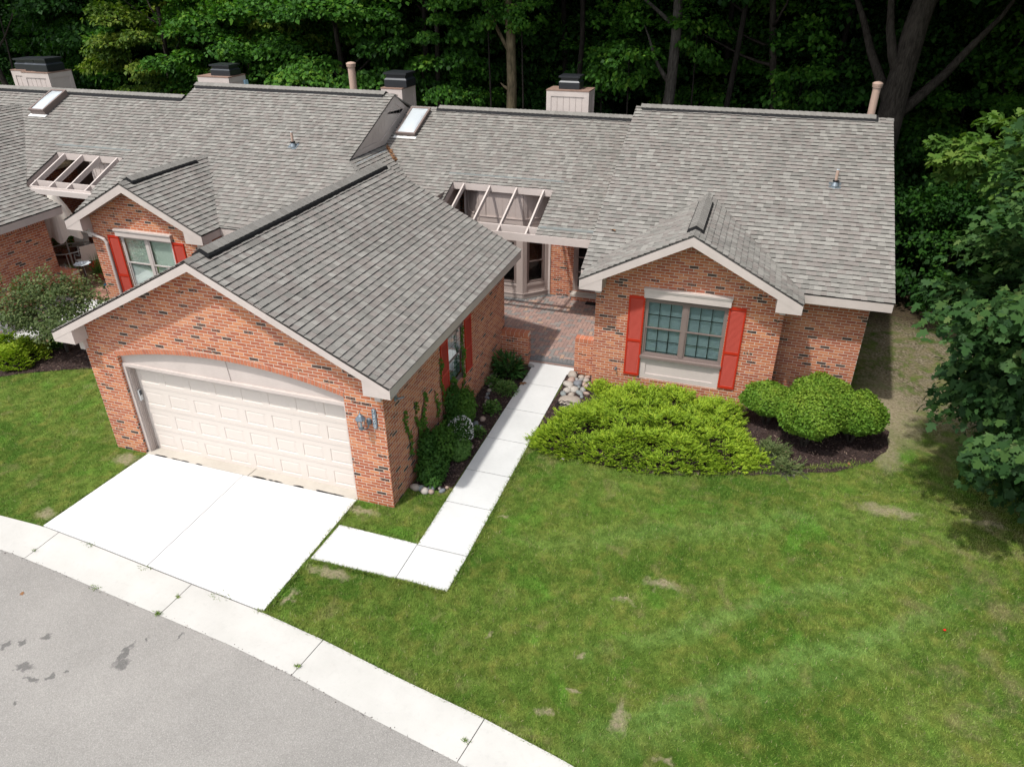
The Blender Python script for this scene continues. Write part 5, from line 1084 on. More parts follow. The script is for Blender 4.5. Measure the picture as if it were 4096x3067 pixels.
# ================================================================== PLANTS
def shrub(name, c, r, label, cat, group, mat, nl, size, kind='round', flat_top=.0, seed=1, squash=(1, 1, 1), stem=True):
    R_ = root(name, (c[0], c[1], H(c[0], c[1])), label, cat, group); cz = c[2]
    rx, ry, rz = r
    d = rdir(nl); bump = 1+.07*np.sin(d[:, 0]*5+seed)*np.cos(d[:, 1]*4+seed*2)+.05*np.sin(d[:, 2]*9+d[:, 0]*7+seed)
    low = d[:, 2] < .1; taper = np.where(low, 1-.50*np.clip(.1-d[:, 2], 0, 1.1)**.9, 1.0); d[:, 2] = np.where(d[:, 2] > 0, np.abs(d[:, 2])**1.15*.92, d[:, 2])
    rad = bump*taper*(1-.22*RNG.random(nl)**2+.08*RNG.random(nl)*(RNG.random(nl) < .10)); P = d*rad[:, None]*np.array([rx, ry, rz]); P[:, 2] += cz
    out = unit(d*np.array([1/rx, 1/ry, 1/rz])); N = unit(out+rdir(nl)*.55); D = unit(rdir(nl)+np.array([0, 0, -.2])+out*.5)
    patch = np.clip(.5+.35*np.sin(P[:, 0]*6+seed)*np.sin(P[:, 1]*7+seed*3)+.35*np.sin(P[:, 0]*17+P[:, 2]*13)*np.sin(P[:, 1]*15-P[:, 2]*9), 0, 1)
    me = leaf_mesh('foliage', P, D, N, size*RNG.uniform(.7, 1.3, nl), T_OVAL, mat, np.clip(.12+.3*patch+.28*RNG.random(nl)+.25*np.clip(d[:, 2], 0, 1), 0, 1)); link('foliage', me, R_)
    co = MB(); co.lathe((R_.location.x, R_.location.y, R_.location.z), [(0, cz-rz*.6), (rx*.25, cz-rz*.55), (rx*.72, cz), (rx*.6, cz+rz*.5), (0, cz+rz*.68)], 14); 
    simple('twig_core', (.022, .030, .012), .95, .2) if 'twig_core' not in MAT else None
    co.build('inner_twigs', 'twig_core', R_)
    if stem:
        s = MB(); L = R_.location
        for k in range(6):
            a = 2*PI*k/6+seed; s.tube([(L.x+.03*math.cos(a), L.y+.03*math.sin(a), L.z-.02), (L.x+.12*math.cos(a), L.y+.12*math.sin(a), L.z+cz*.4), (L.x+rx*.5*math.cos(a), L.y+ry*.5*math.sin(a), L.z+cz)], [.018, .014, .008], 6)
        s.build('stem', 'bark', R_)
    return R_
GB = 'clipped round shrubs beside the gable wing'
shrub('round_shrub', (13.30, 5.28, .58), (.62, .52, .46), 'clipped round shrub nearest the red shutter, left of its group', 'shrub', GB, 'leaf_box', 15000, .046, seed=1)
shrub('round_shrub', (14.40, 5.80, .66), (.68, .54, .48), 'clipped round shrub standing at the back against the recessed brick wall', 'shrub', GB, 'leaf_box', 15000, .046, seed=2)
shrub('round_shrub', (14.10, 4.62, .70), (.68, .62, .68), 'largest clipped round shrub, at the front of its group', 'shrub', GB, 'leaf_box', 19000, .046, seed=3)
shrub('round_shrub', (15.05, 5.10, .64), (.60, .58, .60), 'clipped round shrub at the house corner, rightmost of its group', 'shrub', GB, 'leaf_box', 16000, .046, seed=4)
def juniper(name, loc, outline, hmax, nspray, label, mat='leaf_juniper', group=None, size=.085, seed=0, sprig=10):
    R_ = root(name, (loc[0], loc[1], H(*loc)), label, 'juniper', group); arr = np.array(outline); lo, hi = arr.min(0), arr.max(0); c = RNG.uniform(lo, hi, (nspray*6, 2)); c = c[inpoly(c, outline)][:nspray]; n = len(c); gapn = np.sin(c[:, 0]*3.3+seed*2)*np.sin(c[:, 1]*4.1+seed)+.6*np.sin(c[:, 0]*7.7)*np.sin(c[:, 1]*6.9+1); c = c[(gapn < .80) | (RNG.random(n) < .22)]; n = len(c); c = c+RNG.normal(size=(n, 2))*.045
    e = np.min([seg_dist(c, outline[i], outline[(i+1) % len(outline)]) for i in range(len(outline))], 0)
    nc = max(6, int(n/42)); cen_ = c[RNG.integers(0, n, nc)]; dd_ = np.linalg.norm(c[:, None, :]-cen_[None, :, :], axis=2); near = dd_.argmin(1); dm_ = dd_.min(1)
    hump = RNG.uniform(.45, 1.25, nc)[near]*(1-np.clip(dm_/.30, 0, 1)**2*.70)
    hh = hmax*np.clip(e/.45, .10, 1)**.6*hump
    tone = .15+.6*RNG.random(nc)[near]+.35*(1-np.clip(dm_/.25, 0, 1)); cen = arr.mean(0)
    o2 = unit(np.column_stack([(c-cen_[near])/.3+(c-cen)*.25, np.zeros(n)])+RNG.normal(size=(n, 3))*np.array([.35, .35, 0])); D0 = unit(o2*.9+np.array([0, 0, .55])+rdir(n)*.25)
    bx = np.column_stack([c, hh-.06*RNG.random(n)]); L = RNG.uniform(.12, .27, n)
    P = []; DD = []; T_ = []; SS = []
    for k in range(sprig):
        t = RNG.random(n); sd = np.cross(D0, np.array([0, 0, 1.0])); s = RNG.choice([-1, 1], n)[:, None]
        P.append(bx+D0*(t*L)[:, None]+sd*s*.012); DD.append(unit(D0+sd*s*RNG.uniform(.25, .8, (n, 1))+rdir(n)*.25)); T_.append(np.clip(.18+.38*tone+.25*t+.13*RNG.normal(size=n), 0, .95)); SS.append(size*(1.15-.6*t)*RNG.uniform(.8, 1.2, n))
    P = np.vstack(P); P[:, :2] -= np.array(loc); m = len(P); br = RNG.random(m) < .018
    rn = np.concatenate(T_); rn[br] = 1
    me = leaf_mesh('foliage', P, np.vstack(DD), rdir(m, 1.2), np.concatenate(SS), T_SPRAY*np.array([1.3, 1, 1]), mat, rn); link('foliage', me, R_)
    # woody interior branches
    b = MB(); idx = RNG.integers(0, n, 130)
    for i in idx:
        x, y = c[i]; z0 = R_.location.z; b.tube([(x+RNG.uniform(-.25, .25), y+RNG.uniform(-.25, .25), z0+.01), (x, y, z0+hh[i]*.55), (x+D0[i, 0]*.1, y+D0[i, 1]*.1, z0+hh[i]*.9)], [.010, .007, .003], 4, cap=False)
    b.build('branches', 'bark_light', R_); und = MB()
    return R_
def seg_dist(p, a, b):
    a = np.array(a); b = np.array(b); d = b-a; t = np.clip(((p-a)@d)/(d@d), 0, 1); return np.linalg.norm(p-(a+t[:, None]*d), axis=1)
J1 = [(8.50, 3.05), (8.60, 2.75), (9.2, 2.58), (10.15, 2.62), (11.2, 2.68), (12.1, 2.95), (12.75, 3.15), (13.25, 3.45), (13.3, 3.8), (12.95, 4.2), (12.7, 4.7), (12.75, 5.3), (12.5, 5.72), (11.6, 5.75), (10.6, 5.78), (9.95, 5.7), (9.85, 5.2), (9.45, 5.0), (9.35, 4.5), (8.9, 4.2), (8.75, 3.6)]
juniper('juniper', (10.9, 4.1), J1, .42, 6000, 'large spreading bright green juniper carpeting the bed below the front window', seed=1, sprig=11)
juniper('juniper', (9.5, 5.55), [(9.25, 5.35), (9.7, 5.28), (9.85, 5.6), (9.6, 5.82), (9.25, 5.75)], .28, 260, 'small yellow-green juniper at the wall beside the hose tap', seed=3)
juniper('juniper', (13.45, 4.1), [(13.3, 3.95), (13.6, 3.9), (13.75, 4.2), (13.5, 4.4), (13.25, 4.25)], .22, 140, 'little blue-green juniper sprig between the big juniper and the round shrubs', 'leaf_crab', seed=5)
juniper('juniper', (13.75, 3.62), [(13.55, 3.5), (13.95, 3.5), (14.0, 3.75), (13.6, 3.8)], .2, 110, 'tiny juniper seedling at the right end of the big juniper near the lawn edge', 'leaf_crab', seed=6)
juniper('juniper', (-5.5, 2.45), [(-6.5, 2.0), (-5.6, 1.75), (-5.0, 2.0), (-4.9, 2.5), (-5.3, 2.95), (-6.2, 3.05), (-6.8, 2.6)], .55, 1500, 'rounded bright green juniper beside the left walkway at the picture edge', 'leaf_juniper', seed=7, size=.1)
juniper('juniper', (-5.35, 3.55), [(-5.8, 3.35), (-5.1, 3.3), (-4.95, 3.6), (-5.3, 3.9), (-5.8, 3.8)], .35, 420, 'dark green juniper under the small ornamental tree by the walkway', 'leaf_vine', seed=8)
# vine and shrubs against the garage wall
def ivy_mass(name, label, blobs, nl, size, mat, shoots=(), T=T_OVAL, cat='shrub', group=None):
    b0 = blobs[0]; loc = (b0[0], b0[1], H(b0[0], b0[1])); R_ = root(name, loc, label, cat, group); P = []; O = []; tt = []
    wts = np.array([b[3]*b[4]+b[4]*b[5]+b[3]*b[5] for b in blobs]); wts = wts/wts.sum()
    for b, w_ in zip(blobs, wts):
        n = int(nl*w_); d = rdir(n); r = 1-.30*RNG.random((n, 1))**1.5; r = r*(1+.12*np.sin(d[:, :1]*8+b[0]*3)*np.cos(d[:, 2:3]*7)); P.append(np.array(b[:3])+d*r*np.array(b[3:6])); O.append(d); tt.append(np.full(n, RNG.random()))
    P = np.vstack(P); O = np.vstack(O); tt = np.concatenate(tt)
    keep = (P[:, 0] > W+.012) | (P[:, 0] < 0) if b0[0] > 0 else np.ones(len(P), bool); keep &= P[:, 2] > .01; P, O, tt = P[keep], O[keep], tt[keep]
    for (y0, z0, y1, z1, n) in shoots:
        t = RNG.random(n); wob = .05*np.sin(t*9+y0*5); Q = np.column_stack([np.full(n, W+.025)+RNG.random(n)*.02, y0+(y1-y0)*t+wob+RNG.normal(size=n)*.018, z0+(z1-z0)*t]); P = np.vstack([P, Q]); O = np.vstack([O, np.tile([1.0, -.2, .2], (n, 1))]); tt = np.concatenate([tt, np.full(n, 1.15)])
    n = len(P); me = leaf_mesh('foliage', P-np.array(loc), unit(rdir(n)+np.array([0, 0, -.4])+O*.3), unit(O+rdir(n)*.6+np.array([0, 0, .5])), size*RNG.uniform(.6, 1.3, n), T, mat, np.clip(.12+.4*tt+.28*RNG.random(n), 0, .93)+(RNG.random(n) < .035)*.1); link('foliage', me, R_)
    s = MB()
    for (y0, z0, y1, z1, n) in shoots: s.tube([(W+.012, y0, max(z0-.5, .02)), (W+.012, y0, z0), (W+.012, y0+(y1-y0)*.5, (z0+z1)/2), (W+.012, y1, z1)], .005, 5)
    for b in blobs: s.tube([(b[0], b[1], .0), (b[0], b[1], b[2])], [.018, .008], 5)
    s.build('stems', 'bark', R_); return R_
ivy_mass('climbing_vine', 'dark climbing vine shrub at the foot of the garage side wall, nearest the garage corner', [(6.94, 1.15, .28, .30, .42, .34), (6.92, 1.70, .42, .28, .40, .46), (6.80, 1.25, .62, .15, .30, .38), (7.05, .95, .15, .22, .25, .18)], 7500, .055, 'leaf_vine', [(.88, .7, .70, 1.75, 130), (1.25, .9, 1.15, 1.72, 110), (1.45, .9, 1.62, 1.7, 120), (1.3, .9, 1.5, 1.45, 80)], cat='vine')
ivy_mass('climbing_vine', 'taller variegated climbing vine under the garage side window, reaching up past the window', [(6.88, 2.45, .38, .25, .34, .42), (6.88, 3.0, .48, .26, .36, .48), (6.82, 3.35, .42, .18, .28, .42), (6.75, 2.75, .85, .11, .30, .40)], 7500, .052, 'leaf_vine', [(2.45, .9, 2.42, 2.0, 130), (3.55, .7, 3.66, 1.6, 120), (3.62, 1.3, 3.6, 2.2, 110), (2.2, .8, 2.1, 1.45, 90), (3.2, .9, 3.0, 1.3, 90)], cat='vine')
ivy_mass('flowering_shrub', 'bright green bushy plant in front of the nearer garage vine', [(7.2, 1.95, .22, .24, .27, .26)], 3000, .055, 'leaf_light')
wf = ivy_mass('flowering_shrub', 'white speckled flowering shrub between the two garage wall vines', [(7.08, 2.25, .35, .24, .42, .36)], 4200, .042, 'leaf_vine'); 
k = 700; d = rdir(k, .4); Pp = np.array([0, 0, 0])+np.column_stack([d[:, 0]*.26, d[:, 1]*.44, .35+d[:, 2]*.38]); me = leaf_mesh('blossoms', Pp, d, d+rdir(k)*.5, RNG.uniform(.02, .035, k), T_DIAMOND, 'flashing_white', RNG.random(k)); link('blossoms', me, wf)
def leafy(name, c, r, h, n, size, label, mat, T=T_OVAL, cat='plant', group=None, up=.8):
    R_ = root(name, (c[0], c[1], H(*c)), label, cat, group); d = rdir(n, .4); d[:, 2] = np.abs(d[:, 2]); rad = RNG.random((n, 1))**.5; P = d*rad*np.array([r, r, h])+np.array([0, 0, .03]); D = unit(d*np.array([1, 1, .4])+rdir(n)*.4+np.array([0, 0, .1])); N = unit(np.array([0, 0, up])+rdir(n)*.45)
    link('foliage', leaf_mesh('foliage', P, D, N, size*RNG.uniform(.7, 1.25, n), T, mat, RNG.random(n)), R_); s = MB(); L = R_.location
    for k in range(7): a = 2*PI*k/7; s.tube([(L.x, L.y, L.z), (L.x+r*.4*math.cos(a), L.y+r*.4*math.sin(a), L.z+h*.6)], .006, 5)
    s.build('stems', 'bark', R_); return R_
T_LONG = np.array([(0, 0, 0), (.13, .3, .02), (.12, .65, .0), (0, 1, -.08), (-.12, .65, 0), (-.13, .3, .02)])
leafy('broadleaf_plant', (7.02, 5.62), .42, .55, 420, .19, 'tall dark green long-leaved plant beside the left low brick wall', 'leaf_hellebore', T_LONG, cat='plant')
leafy('leafy_plant', (7.25, 4.82), .30, .24, 700, .075, 'pale green mounded perennial at the walkway edge below the long-leaved plant', 'leaf_light', T_LONG)
leafy('leafy_plant', (7.25, 3.85), .20, .26, 260, .075, 'small upright bright green plant midway along the garage bed', 'leaf_light')
leafy('leafy_plant', (7.28, 2.80), .17, .20, 170, .065, 'small sparse green plant in the mulch beside the walkway, nearest the white speckled shrub', 'leaf_light')
leafy('leafy_plant', (6.85, 5.05), .2, .2, 150, .07, 'low yellow-green plant tucked against the garage wall beside a rock', 'leaf_light')
# ---- stones
def rock(c, r, label, group, seed, name='river_rock'):
    rr = random.Random(seed); bm = bmesh.new(); bmesh.ops.create_icosphere(bm, subdivisions=2, radius=1)
    ph = [rr.uniform(0, 6) for _ in range(4)]; th = rr.uniform(0, PI)
    for v in bm.verts:
        k = 1+.12*math.sin(v.co.x*2.5+ph[0])+.10*math.sin(v.co.y*3+ph[1])+.08*math.sin(v.co.z*3+ph[2]); v.co = v.co*k; x, y, z = v.co.x*r[0], v.co.y*r[1], v.co.z*r[2]; v.co = Vector((x*math.cos(th)-y*math.sin(th), x*math.sin(th)+y*math.cos(th), z))
    me = bpy.data.meshes.new(name); bm.to_mesh(me); bm.free(); me.materials.append(MAT['stone']); me.polygons.foreach_set('use_smooth', [True]*len(me.polygons)); o = link(name, me, None, (c[0], c[1], H(c[0], c[1])+c[2])); tag(o, label, 'rock', group); return o
GR = 'river rocks piled beside the walkway'; i = 0
spots = [(8.62, 6.02, .16), (8.66, 5.78, .14), (8.84, 6.04, .09), (8.98, 6.08, .09), (9.0, 5.9, .1), (8.86, 5.86, .10), (8.63, 5.56, .15), (8.84, 5.66, .14), (8.72, 5.42, .09), (8.98, 5.72, .09), (9.06, 5.6, .1), (8.9, 5.5, .08), (8.66, 5.28, .12), (8.84, 5.34, .14), (9.04, 5.42, .11), (9.0, 5.24, .11), (8.62, 5.1, .11), (8.82, 5.12, .1), (9.12, 5.78, .06), (9.16, 5.3, .08), (9.08, 5.12, .07), (8.75, 5.9, .07), (8.94, 5.98, .06), (8.78, 5.5, .07)]
for (x, y, r) in spots: rock((x, y, r*.35), (r, r*.75, r*.55), 'smooth rounded river rock in the pile between the walkway and the gable wing', GR, 100+i); i += 1
rock((8.84, 4.82, .03), (.30, .26, .09), 'big flat grey slab rock below the river rock pile at the juniper edge', None, 777, 'flat_rock')
rock((7.48, 6.22, .03), (.1, .07, .05), 'small grey rock at the foot of the left low brick wall by the walkway corner', None, 778)
for (x, y, r) in [(6.72, 5.42, .11), (6.74, 5.18, .10), (6.80, 4.98, .08), (6.86, 4.72, .075), (6.88, 4.55, .06), (6.92, 4.38, .07), (6.96, 4.22, .06), (7.0, 4.06, .06)]: rock((x, y, r*.4), (r, r*.8, r*.6), 'round stone in the row edging the garage wall near the long-leaved plant', 'edging stones by the garage wall', 200+i); i += 1
for (x, y, r) in [(7.15, 3.45, .09), (7.08, 3.2, .10), (7.2, 3.05, .10), (7.02, 3.0, .06), (7.12, 2.92, .06)]: rock((x, y, r*.4), (r, r*.8, r*.6), 'grey purple stone in the small cluster midway along the garage bed', 'stones midway along the garage bed', 300+i); i += 1
for (x, y, r) in [(6.76, .66, .11), (6.88, .68, .09), (6.98, .63, .10), (7.08, .74, .09), (7.12, .64, .07), (7.22, .82, .05), (7.32, .74, .07), (7.36, .88, .045)]: rock((x, y, r*.4), (r, r*.8, r*.7), 'stone in the row closing the garage bed beside the front lawn strip', 'stones at the front end of the garage bed', 400+i); i += 1
rock((7.30, 2.35, .03), (.075, .065, .06), 'single pale round stone lying by the bright green bushy plant', None, 500)
for (x, y, r, l) in [(13.9, 3.45, .04, 'small pale pebble in the mulch near the lawn edge'), (9.3, 2.55, .05, 'grey pebble on bare soil at the front edge of the big juniper')]: rock((x, y, .01), (r, r*.8, r*.5), l, None, int(x*100), 'pebble')
# small things lying about
def fallen_leaf(c, s, label, mat='dry_leaf'):
    me = leaf_mesh('fallen_leaf', np.array([[0, 0, 0.]]), np.array([[random.uniform(-1, 1), random.uniform(-1, 1), .1]]), np.array([[.1, .2, 1.]]), np.array([s]), T_MAPLE*np.array([1, 1, 1.6]), mat, np.array([.5])); o = link('fallen_leaf', me, None, c); tag(o, label, 'leaf'); return o
fallen_leaf((7.48, 5.24, .045), .17, 'dry brown leaf at the left edge of the walkway near the courtyard step')
fallen_leaf((16.1, -.05, .04), .045, 'orange red leaf on the lawn toward the right side', 'flower_red'); fallen_leaf((15.0, 4.15, .03), .08, 'small tan leaf on the mulch near the rightmost round shrub'); fallen_leaf((1.75, -3.95, .012), .07, 'narrow rusty leaf on the asphalt below the driveway'); fallen_leaf((9.15, 7.3, zmain(7.3)+.03), .13, 'reddish leaf caught in the roof valley by the front gable')
k = 160; c = np.column_stack([1.15+RNG.random(k)*.6, 0*RNG.random(k), 0*RNG.random(k)]); c[:, 1] = 12.45-c[:, 0]+RNG.normal(size=k)*.05; c[:, 2] = zmid(0)+M*c[:, 1]+.03+RNG.random(k)*.03
me = leaf_mesh('leaf_litter', c, rdir(k)*np.array([1, 1, .4]), rdir(k, 1.5), RNG.uniform(.03, .08, k), T_CHIP*np.array([2, 1, 1]), 'dry_leaf', RNG.random(k)); struct(link('leaf_litter', me), 'stuff')
hz = MB(); pts = [(8.78+.16*math.cos(t)*(1+.3*math.sin(3*t)), 4.55+.10*math.sin(t*1.3), .10+.04*math.sin(t*2)) for t in [k*.35 for k in range(46)]]; hz.tube(pts, .008, 5); tag(hz.build('garden_hose', 'rubber'), 'coil of dark thin hose beside the flat rock at the juniper edge', 'hose')
# ---- left courtyard furniture
UX, UY = -9.08, 7.7
U = root('patio_umbrella', (UX, UY, .2), 'folded off-white patio umbrella hanging limp in the left courtyard', 'umbrella'); um = MB(); um.tube([(UX, UY, .2), (UX, UY, 2.95)], .022, 8); um.build('pole', 'white_metal', U)
cn = MB(); n = 40; prof = [(2.95, .03, 0), (2.72, .16, .01), (2.35, .32, .03), (1.95, .44, .05), (1.6, .54, .065), (1.40, .58, .075)]
R0 = []
for (z, r, a) in prof: R0.append([(UX+(r+a*math.sin(6*2*PI*k/n+.6))*math.cos(2*PI*k/n), UY+(r+a*math.sin(6*2*PI*k/n+.6))*math.sin(2*PI*k/n), z-.08*math.sin(6*2*PI*k/n+.6)*(r/.5)) for k in range(n)])
for a_, b_ in zip(R0[:-1], R0[1:]):
    for k in range(n): k2 = (k+1) % n; cn.poly([b_[k], b_[k2], a_[k2], a_[k]])
cn.build('canopy', 'fabric', U, smooth=True)
TB = root('patio_table', (-9.25, 7.75, .2), 'round glass patio table in the shade of the left courtyard', 'table'); tm = MB(); tm.lathe((-9.25, 7.75, .88), [(.60, 0), (.62, .015), (.60, .03), (.575, .03), (.575, .0)], 32); tm.build('table_rim', 'white_metal', TB); tm = MB(); tm.lathe((-9.25, 7.75, .89), [(0, 0), (.575, 0)], 32); tm.build('glass_top', 'glass_dark', TB); tm = MB()
for k in range(4): a = PI/4+k*PI/2; tm = MB(); tm.tube([(-9.25+.45*math.cos(a), 7.75+.45*math.sin(a), .2), (-9.25+.5*math.cos(a), 7.75+.5*math.sin(a), .88)], .016, 6); tm.build('leg', 'white_metal', TB)
def pchair(x, y, az, label):
    R_ = root('patio_chair', (x, y, .2), label, 'chair', 'patio chairs in the left courtyard'); f = Vector((math.cos(az), math.sin(az), 0)); s = Vector((-f.y, f.x, 0)); o = Vector((x, y, .2)); Z = Vector((0, 0, 1))
    for sg in (-1, 1):
        m = MB(); b = o+s*sg*.27; m.tube([b+f*.25, b+f*.25+Z*.42, b+f*.22+Z*.62, b-f*.18+Z*.66, b-f*.28+Z*1.0], .013, 6); m.build('arm_frame', 'white_metal', R_); m = MB(); m.tube([b-f*.28, b-f*.20+Z*.42, b+f*.25+Z*.42], .013, 6); m.build('leg', 'white_metal', R_)
    m = MB(); m.obox(o, f, s, Z, (-.2, -.25, .41), (.25, .25, .425)); m.build('seat', 'fabric', R_); m = MB(); up = (Z*1.0-f*.25).normalized(); m.obox(o-f*.2+Z*.45, s, f, up, (-.25, -.008, 0), (.25, .008, .55)); m.build('backrest', 'fabric', R_)
pchair(-9.9, 8.85, -1.2, 'pale sling patio chair behind the round glass table'); pchair(-8.45, 7.75, 2.8, 'pale metal patio chair between the table and the white bird bath')
BB = root('bird_bath', (-7.38, 6.62, .2), 'white scalloped bird bath on an iron stand in the left courtyard', 'bird bath'); bb = MB(); n = 32; R1 = [(-7.38+.24*(1+.07*math.cos(8*2*PI*k/n))*math.cos(2*PI*k/n), 6.62+.24*(1+.07*math.cos(8*2*PI*k/n))*math.sin(2*PI*k/n), 1.0) for k in range(n)]; R2 = [(-7.38+.12*math.cos(2*PI*k/n), 6.62+.12*math.sin(2*PI*k/n), .96) for k in range(n)]
for k in range(n): k2 = (k+1) % n; bb.poly([R2[k], R2[k2], R1[k2], R1[k]]); bb.poly([R1[k], R1[k2], R2[k2], R2[k]])
bb.poly(R2); bb.lathe((-7.38, 6.62, .965), [(0, .07), (.03, .05), (.03, 0)], 10); bb.build('basin', 'skylight_dome', BB); bs = MB(); bs.tube([(-7.38, 6.62, .2), (-7.38, 6.62, .96)], .014, 6)
for k in range(3): a = k*2.1; bs.tube([(-7.38, 6.62, .55), (-7.38+.1*math.cos(a), 6.62+.1*math.sin(a), .4), (-7.38+.16*math.cos(a), 6.62+.16*math.sin(a), .21)], .01, 5)
bs.build('stand', 'black_iron', BB)
PP = root('potted_plant', (-8.02, 6.85, .2), 'tall white planter with purple grass flowers behind the left low wall', 'planter'); m = MB(); m.lathe((-8.02, 6.85, .2), [(0, 0), (.07, 0), (.10, .30), (.11, .34), (.095, .34), (0, .30)], 14); m.build('pot', 'white_metal', PP); kk = 90; link('foliage', leaf_mesh('foliage', np.column_stack([RNG.normal(size=(kk, 2))*.03, np.full(kk, .33)]), rdir(kk, 1.2), rdir(kk), RNG.uniform(.15, .45, kk), T_BLADE*np.array([.5, 1, 1]), 'leaf_light', RNG.random(kk)), PP)
PG = root('ornamental_grass', (-7.55, 7.25, .2), 'spiky ornamental grass in a pot with red flowers against the left gable wall', 'plant'); kk = 160; link('foliage', leaf_mesh('foliage', np.column_stack([RNG.normal(size=(kk, 2))*.05, np.full(kk, .25)]), unit(rdir(kk, .9)), rdir(kk), RNG.uniform(.35, .75, kk), T_BLADE*np.array([.4, 1, 1]), 'leaf_light', RNG.random(kk)), PG); m = MB(); m.lathe((-7.55, 7.25, .2), [(0, 0), (.12, 0), (.15, .25), (0, .24)], 12); m.build('pot', 'terracotta', PG); kk = 120; link('flowers', leaf_mesh('flowers', np.column_stack([RNG.normal(size=(kk, 2))*.07+np.array([-.1, .05]), RNG.uniform(.35, .6, kk)]), rdir(kk), rdir(kk), RNG.uniform(.04, .07, kk), T_DIAMOND, 'flower_red', RNG.random(kk)), PG)
GP = root('potted_plant', (-10.3, 8.6, .2), 'green leafy potted plant at the back of the left courtyard', 'planter'); m = MB(); m.lathe((-10.3, 8.6, .2), [(0, 0), (.16, 0), (.2, .35), (0, .33)], 12); m.build('pot', 'terracotta', GP); kk = 350; link('foliage', leaf_mesh('foliage', rdir(kk)*.28+np.array([0, 0, .6]), rdir(kk), rdir(kk, 1), RNG.uniform(.06, .12, kk), T_OVAL, 'leaf_light', RNG.random(kk)), GP)
for k, x in enumerate((-7.98, -7.88, -7.78, -7.69)):
    m = MB(); hh = .14+.03*(k % 2); m.lathe((x, 6.39+.03*(k % 2), .85), [(0, 0), (.035, 0), (.03, .02), (.018, .04), (.035, .07), (.03, hh), (.026, hh), (.02, .06)], 10); tag(m.build('candle_holder', 'glass_clear'), 'clear glass candle holder standing on the low wall of the left courtyard', 'candle holder', 'glass candle holders on the low wall')
NX, NY = -5.45, 5.55
NZ = root('hose_stand', (NX, NY, 0), 'blue hose nozzle on a thin black wire stand before the left gable wall', 'hose stand'); m = MB(); m.tube([(NX, NY, 0), (NX, NY, .86)], .008, 6); m.tube([(NX-.15, NY, .76), (NX-.07, NY, .83), (NX+.07, NY, .76), (NX+.1, NY, .66)], .007, 5); m.build('wire_stand', 'black_iron', NZ); m = MB(); m.tube([(NX-.04, NY-.02, .82), (NX+.01, NY-.04, .93), (NX+.1, NY-.07, .99)], [.022, .026, .034], 8); m.build('nozzle', 'blue_plastic', NZ)
BN = root('garden_bench', (-7.8, 3.6, 0), 'curved white stone bench leg at the far left picture edge on gravel', 'bench'); m = MB(); m.prism([(-7.66, 3.55, .01), (-7.46, 3.55, .01), (-7.48, 3.55, .06), (-7.58, 3.55, .24), (-7.55, 3.55, .38), (-7.7, 3.55, .38), (-7.7, 3.55, .2)], (0, .25, 0)); m.build('leg', 'flashing_white', BN, bevel=.01); m = MB(); m.box((-9.1, 3.5, .38), (-7.52, 3.85, .44)); m.build('seat', 'flashing_white', BN, bevel=.01)
# ================================================================== TREES
def make_tree(name, loc, label, group, crown_me, tpath, r0, r1, limbs, barkm, seed=1, cat='tree', cloc=(0, 0, 0), crot=0, cs=1.0, twigs=None):
    R_ = root(name, loc, label, cat, group); rr = random.Random(seed); L = Vector(loc)
    mb = trunk_mesh([L+Vector(p) for p in tpath], r0, r1, limbs, rr); mb.build('trunk', barkm, R_, smooth=True)
    o = bpy.data.objects.new('crown', crown_me); COL.objects.link(o); o.parent = R_; o.location = cloc; o.rotation_euler = (0, 0, crot); o.scale = (cs, cs, cs) if not hasattr(cs, '__len__') else cs
    return R_
# small ornamental tree at the left bed
me, cc = crown_leaves(1.7, 1.25, .72, 0, 120, 11000, .062, 'leaf_crab', T_OVAL, .34, .6, .3)
R_ = make_tree('ornamental_tree', (-4.72, 3.2, H(-4.72, 3.2)), 'small airy ornamental tree with reddish tips in the left mulch bed', None, me, [(0, 0, 0), (-.03, 0, .35), (-.06, .02, .65), (-.12, 0, 1.0), (-.2, 0, 1.5)], .065, .03, [(.45, .8, 2.8, .5), (.55, .9, .3, .45), (.65, .8, 1.5, .6), (.7, .8, 4.2, .5), (.8, .7, 5.3, .5), (.5, .7, 3.6, .6)], 'bark_light', 4, cloc=(-.3, 0, 1.42))
# near maple on the right
me, cc = crown_leaves(2.75, 2.9, 3.6, 0, 300, 56000, .125, 'leaf_maple', T_MAPLE, .62, .45, .5)
R_ = make_tree('maple_tree', (18.65, 3.3, -.1), 'nearby broad maple with large dull green lobed leaves at the right picture edge', None, me, [(0, 0, 0), (.05, 0, 1.2), (0, .1, 2.6), (.1, 0, 4.2), (0, 0, 6)], .17, .05, [(.35, 2.2, 2.9, .3), (.4, 2.0, .2, .4), (.5, 2.2, 4.4, .3), (.55, 2.0, 1.4, .4), (.65, 2.0, 3.6, .45), (.7, 1.8, 5.4, .5)], 'bark_light', 9, cloc=(0, 0, 4.2))
# oak branches entering at the right
me, cc = crown_leaves(1.9, 1.5, .85, 0, 46, 4200, .16, 'leaf_oak', T_MAPLE, .45, .35, .5)
make_tree('oak_tree', (20.9, 10.0, -.3), 'bright green oak with pointed lobed leaves reaching in above the maple', None, me, [(0, 0, 0), (.1, 0, 3), (-.1, 0, 6), (0, 0, 9)], .25, .1, [(.55, 3.4, 3.0, .15), (.6, 2.2, 4.4, .3), (.7, 2.4, 2.6, .3), (.8, 2, .5, .5)], 'bark_light', 12, cloc=(-2.75, 0, 5.55))
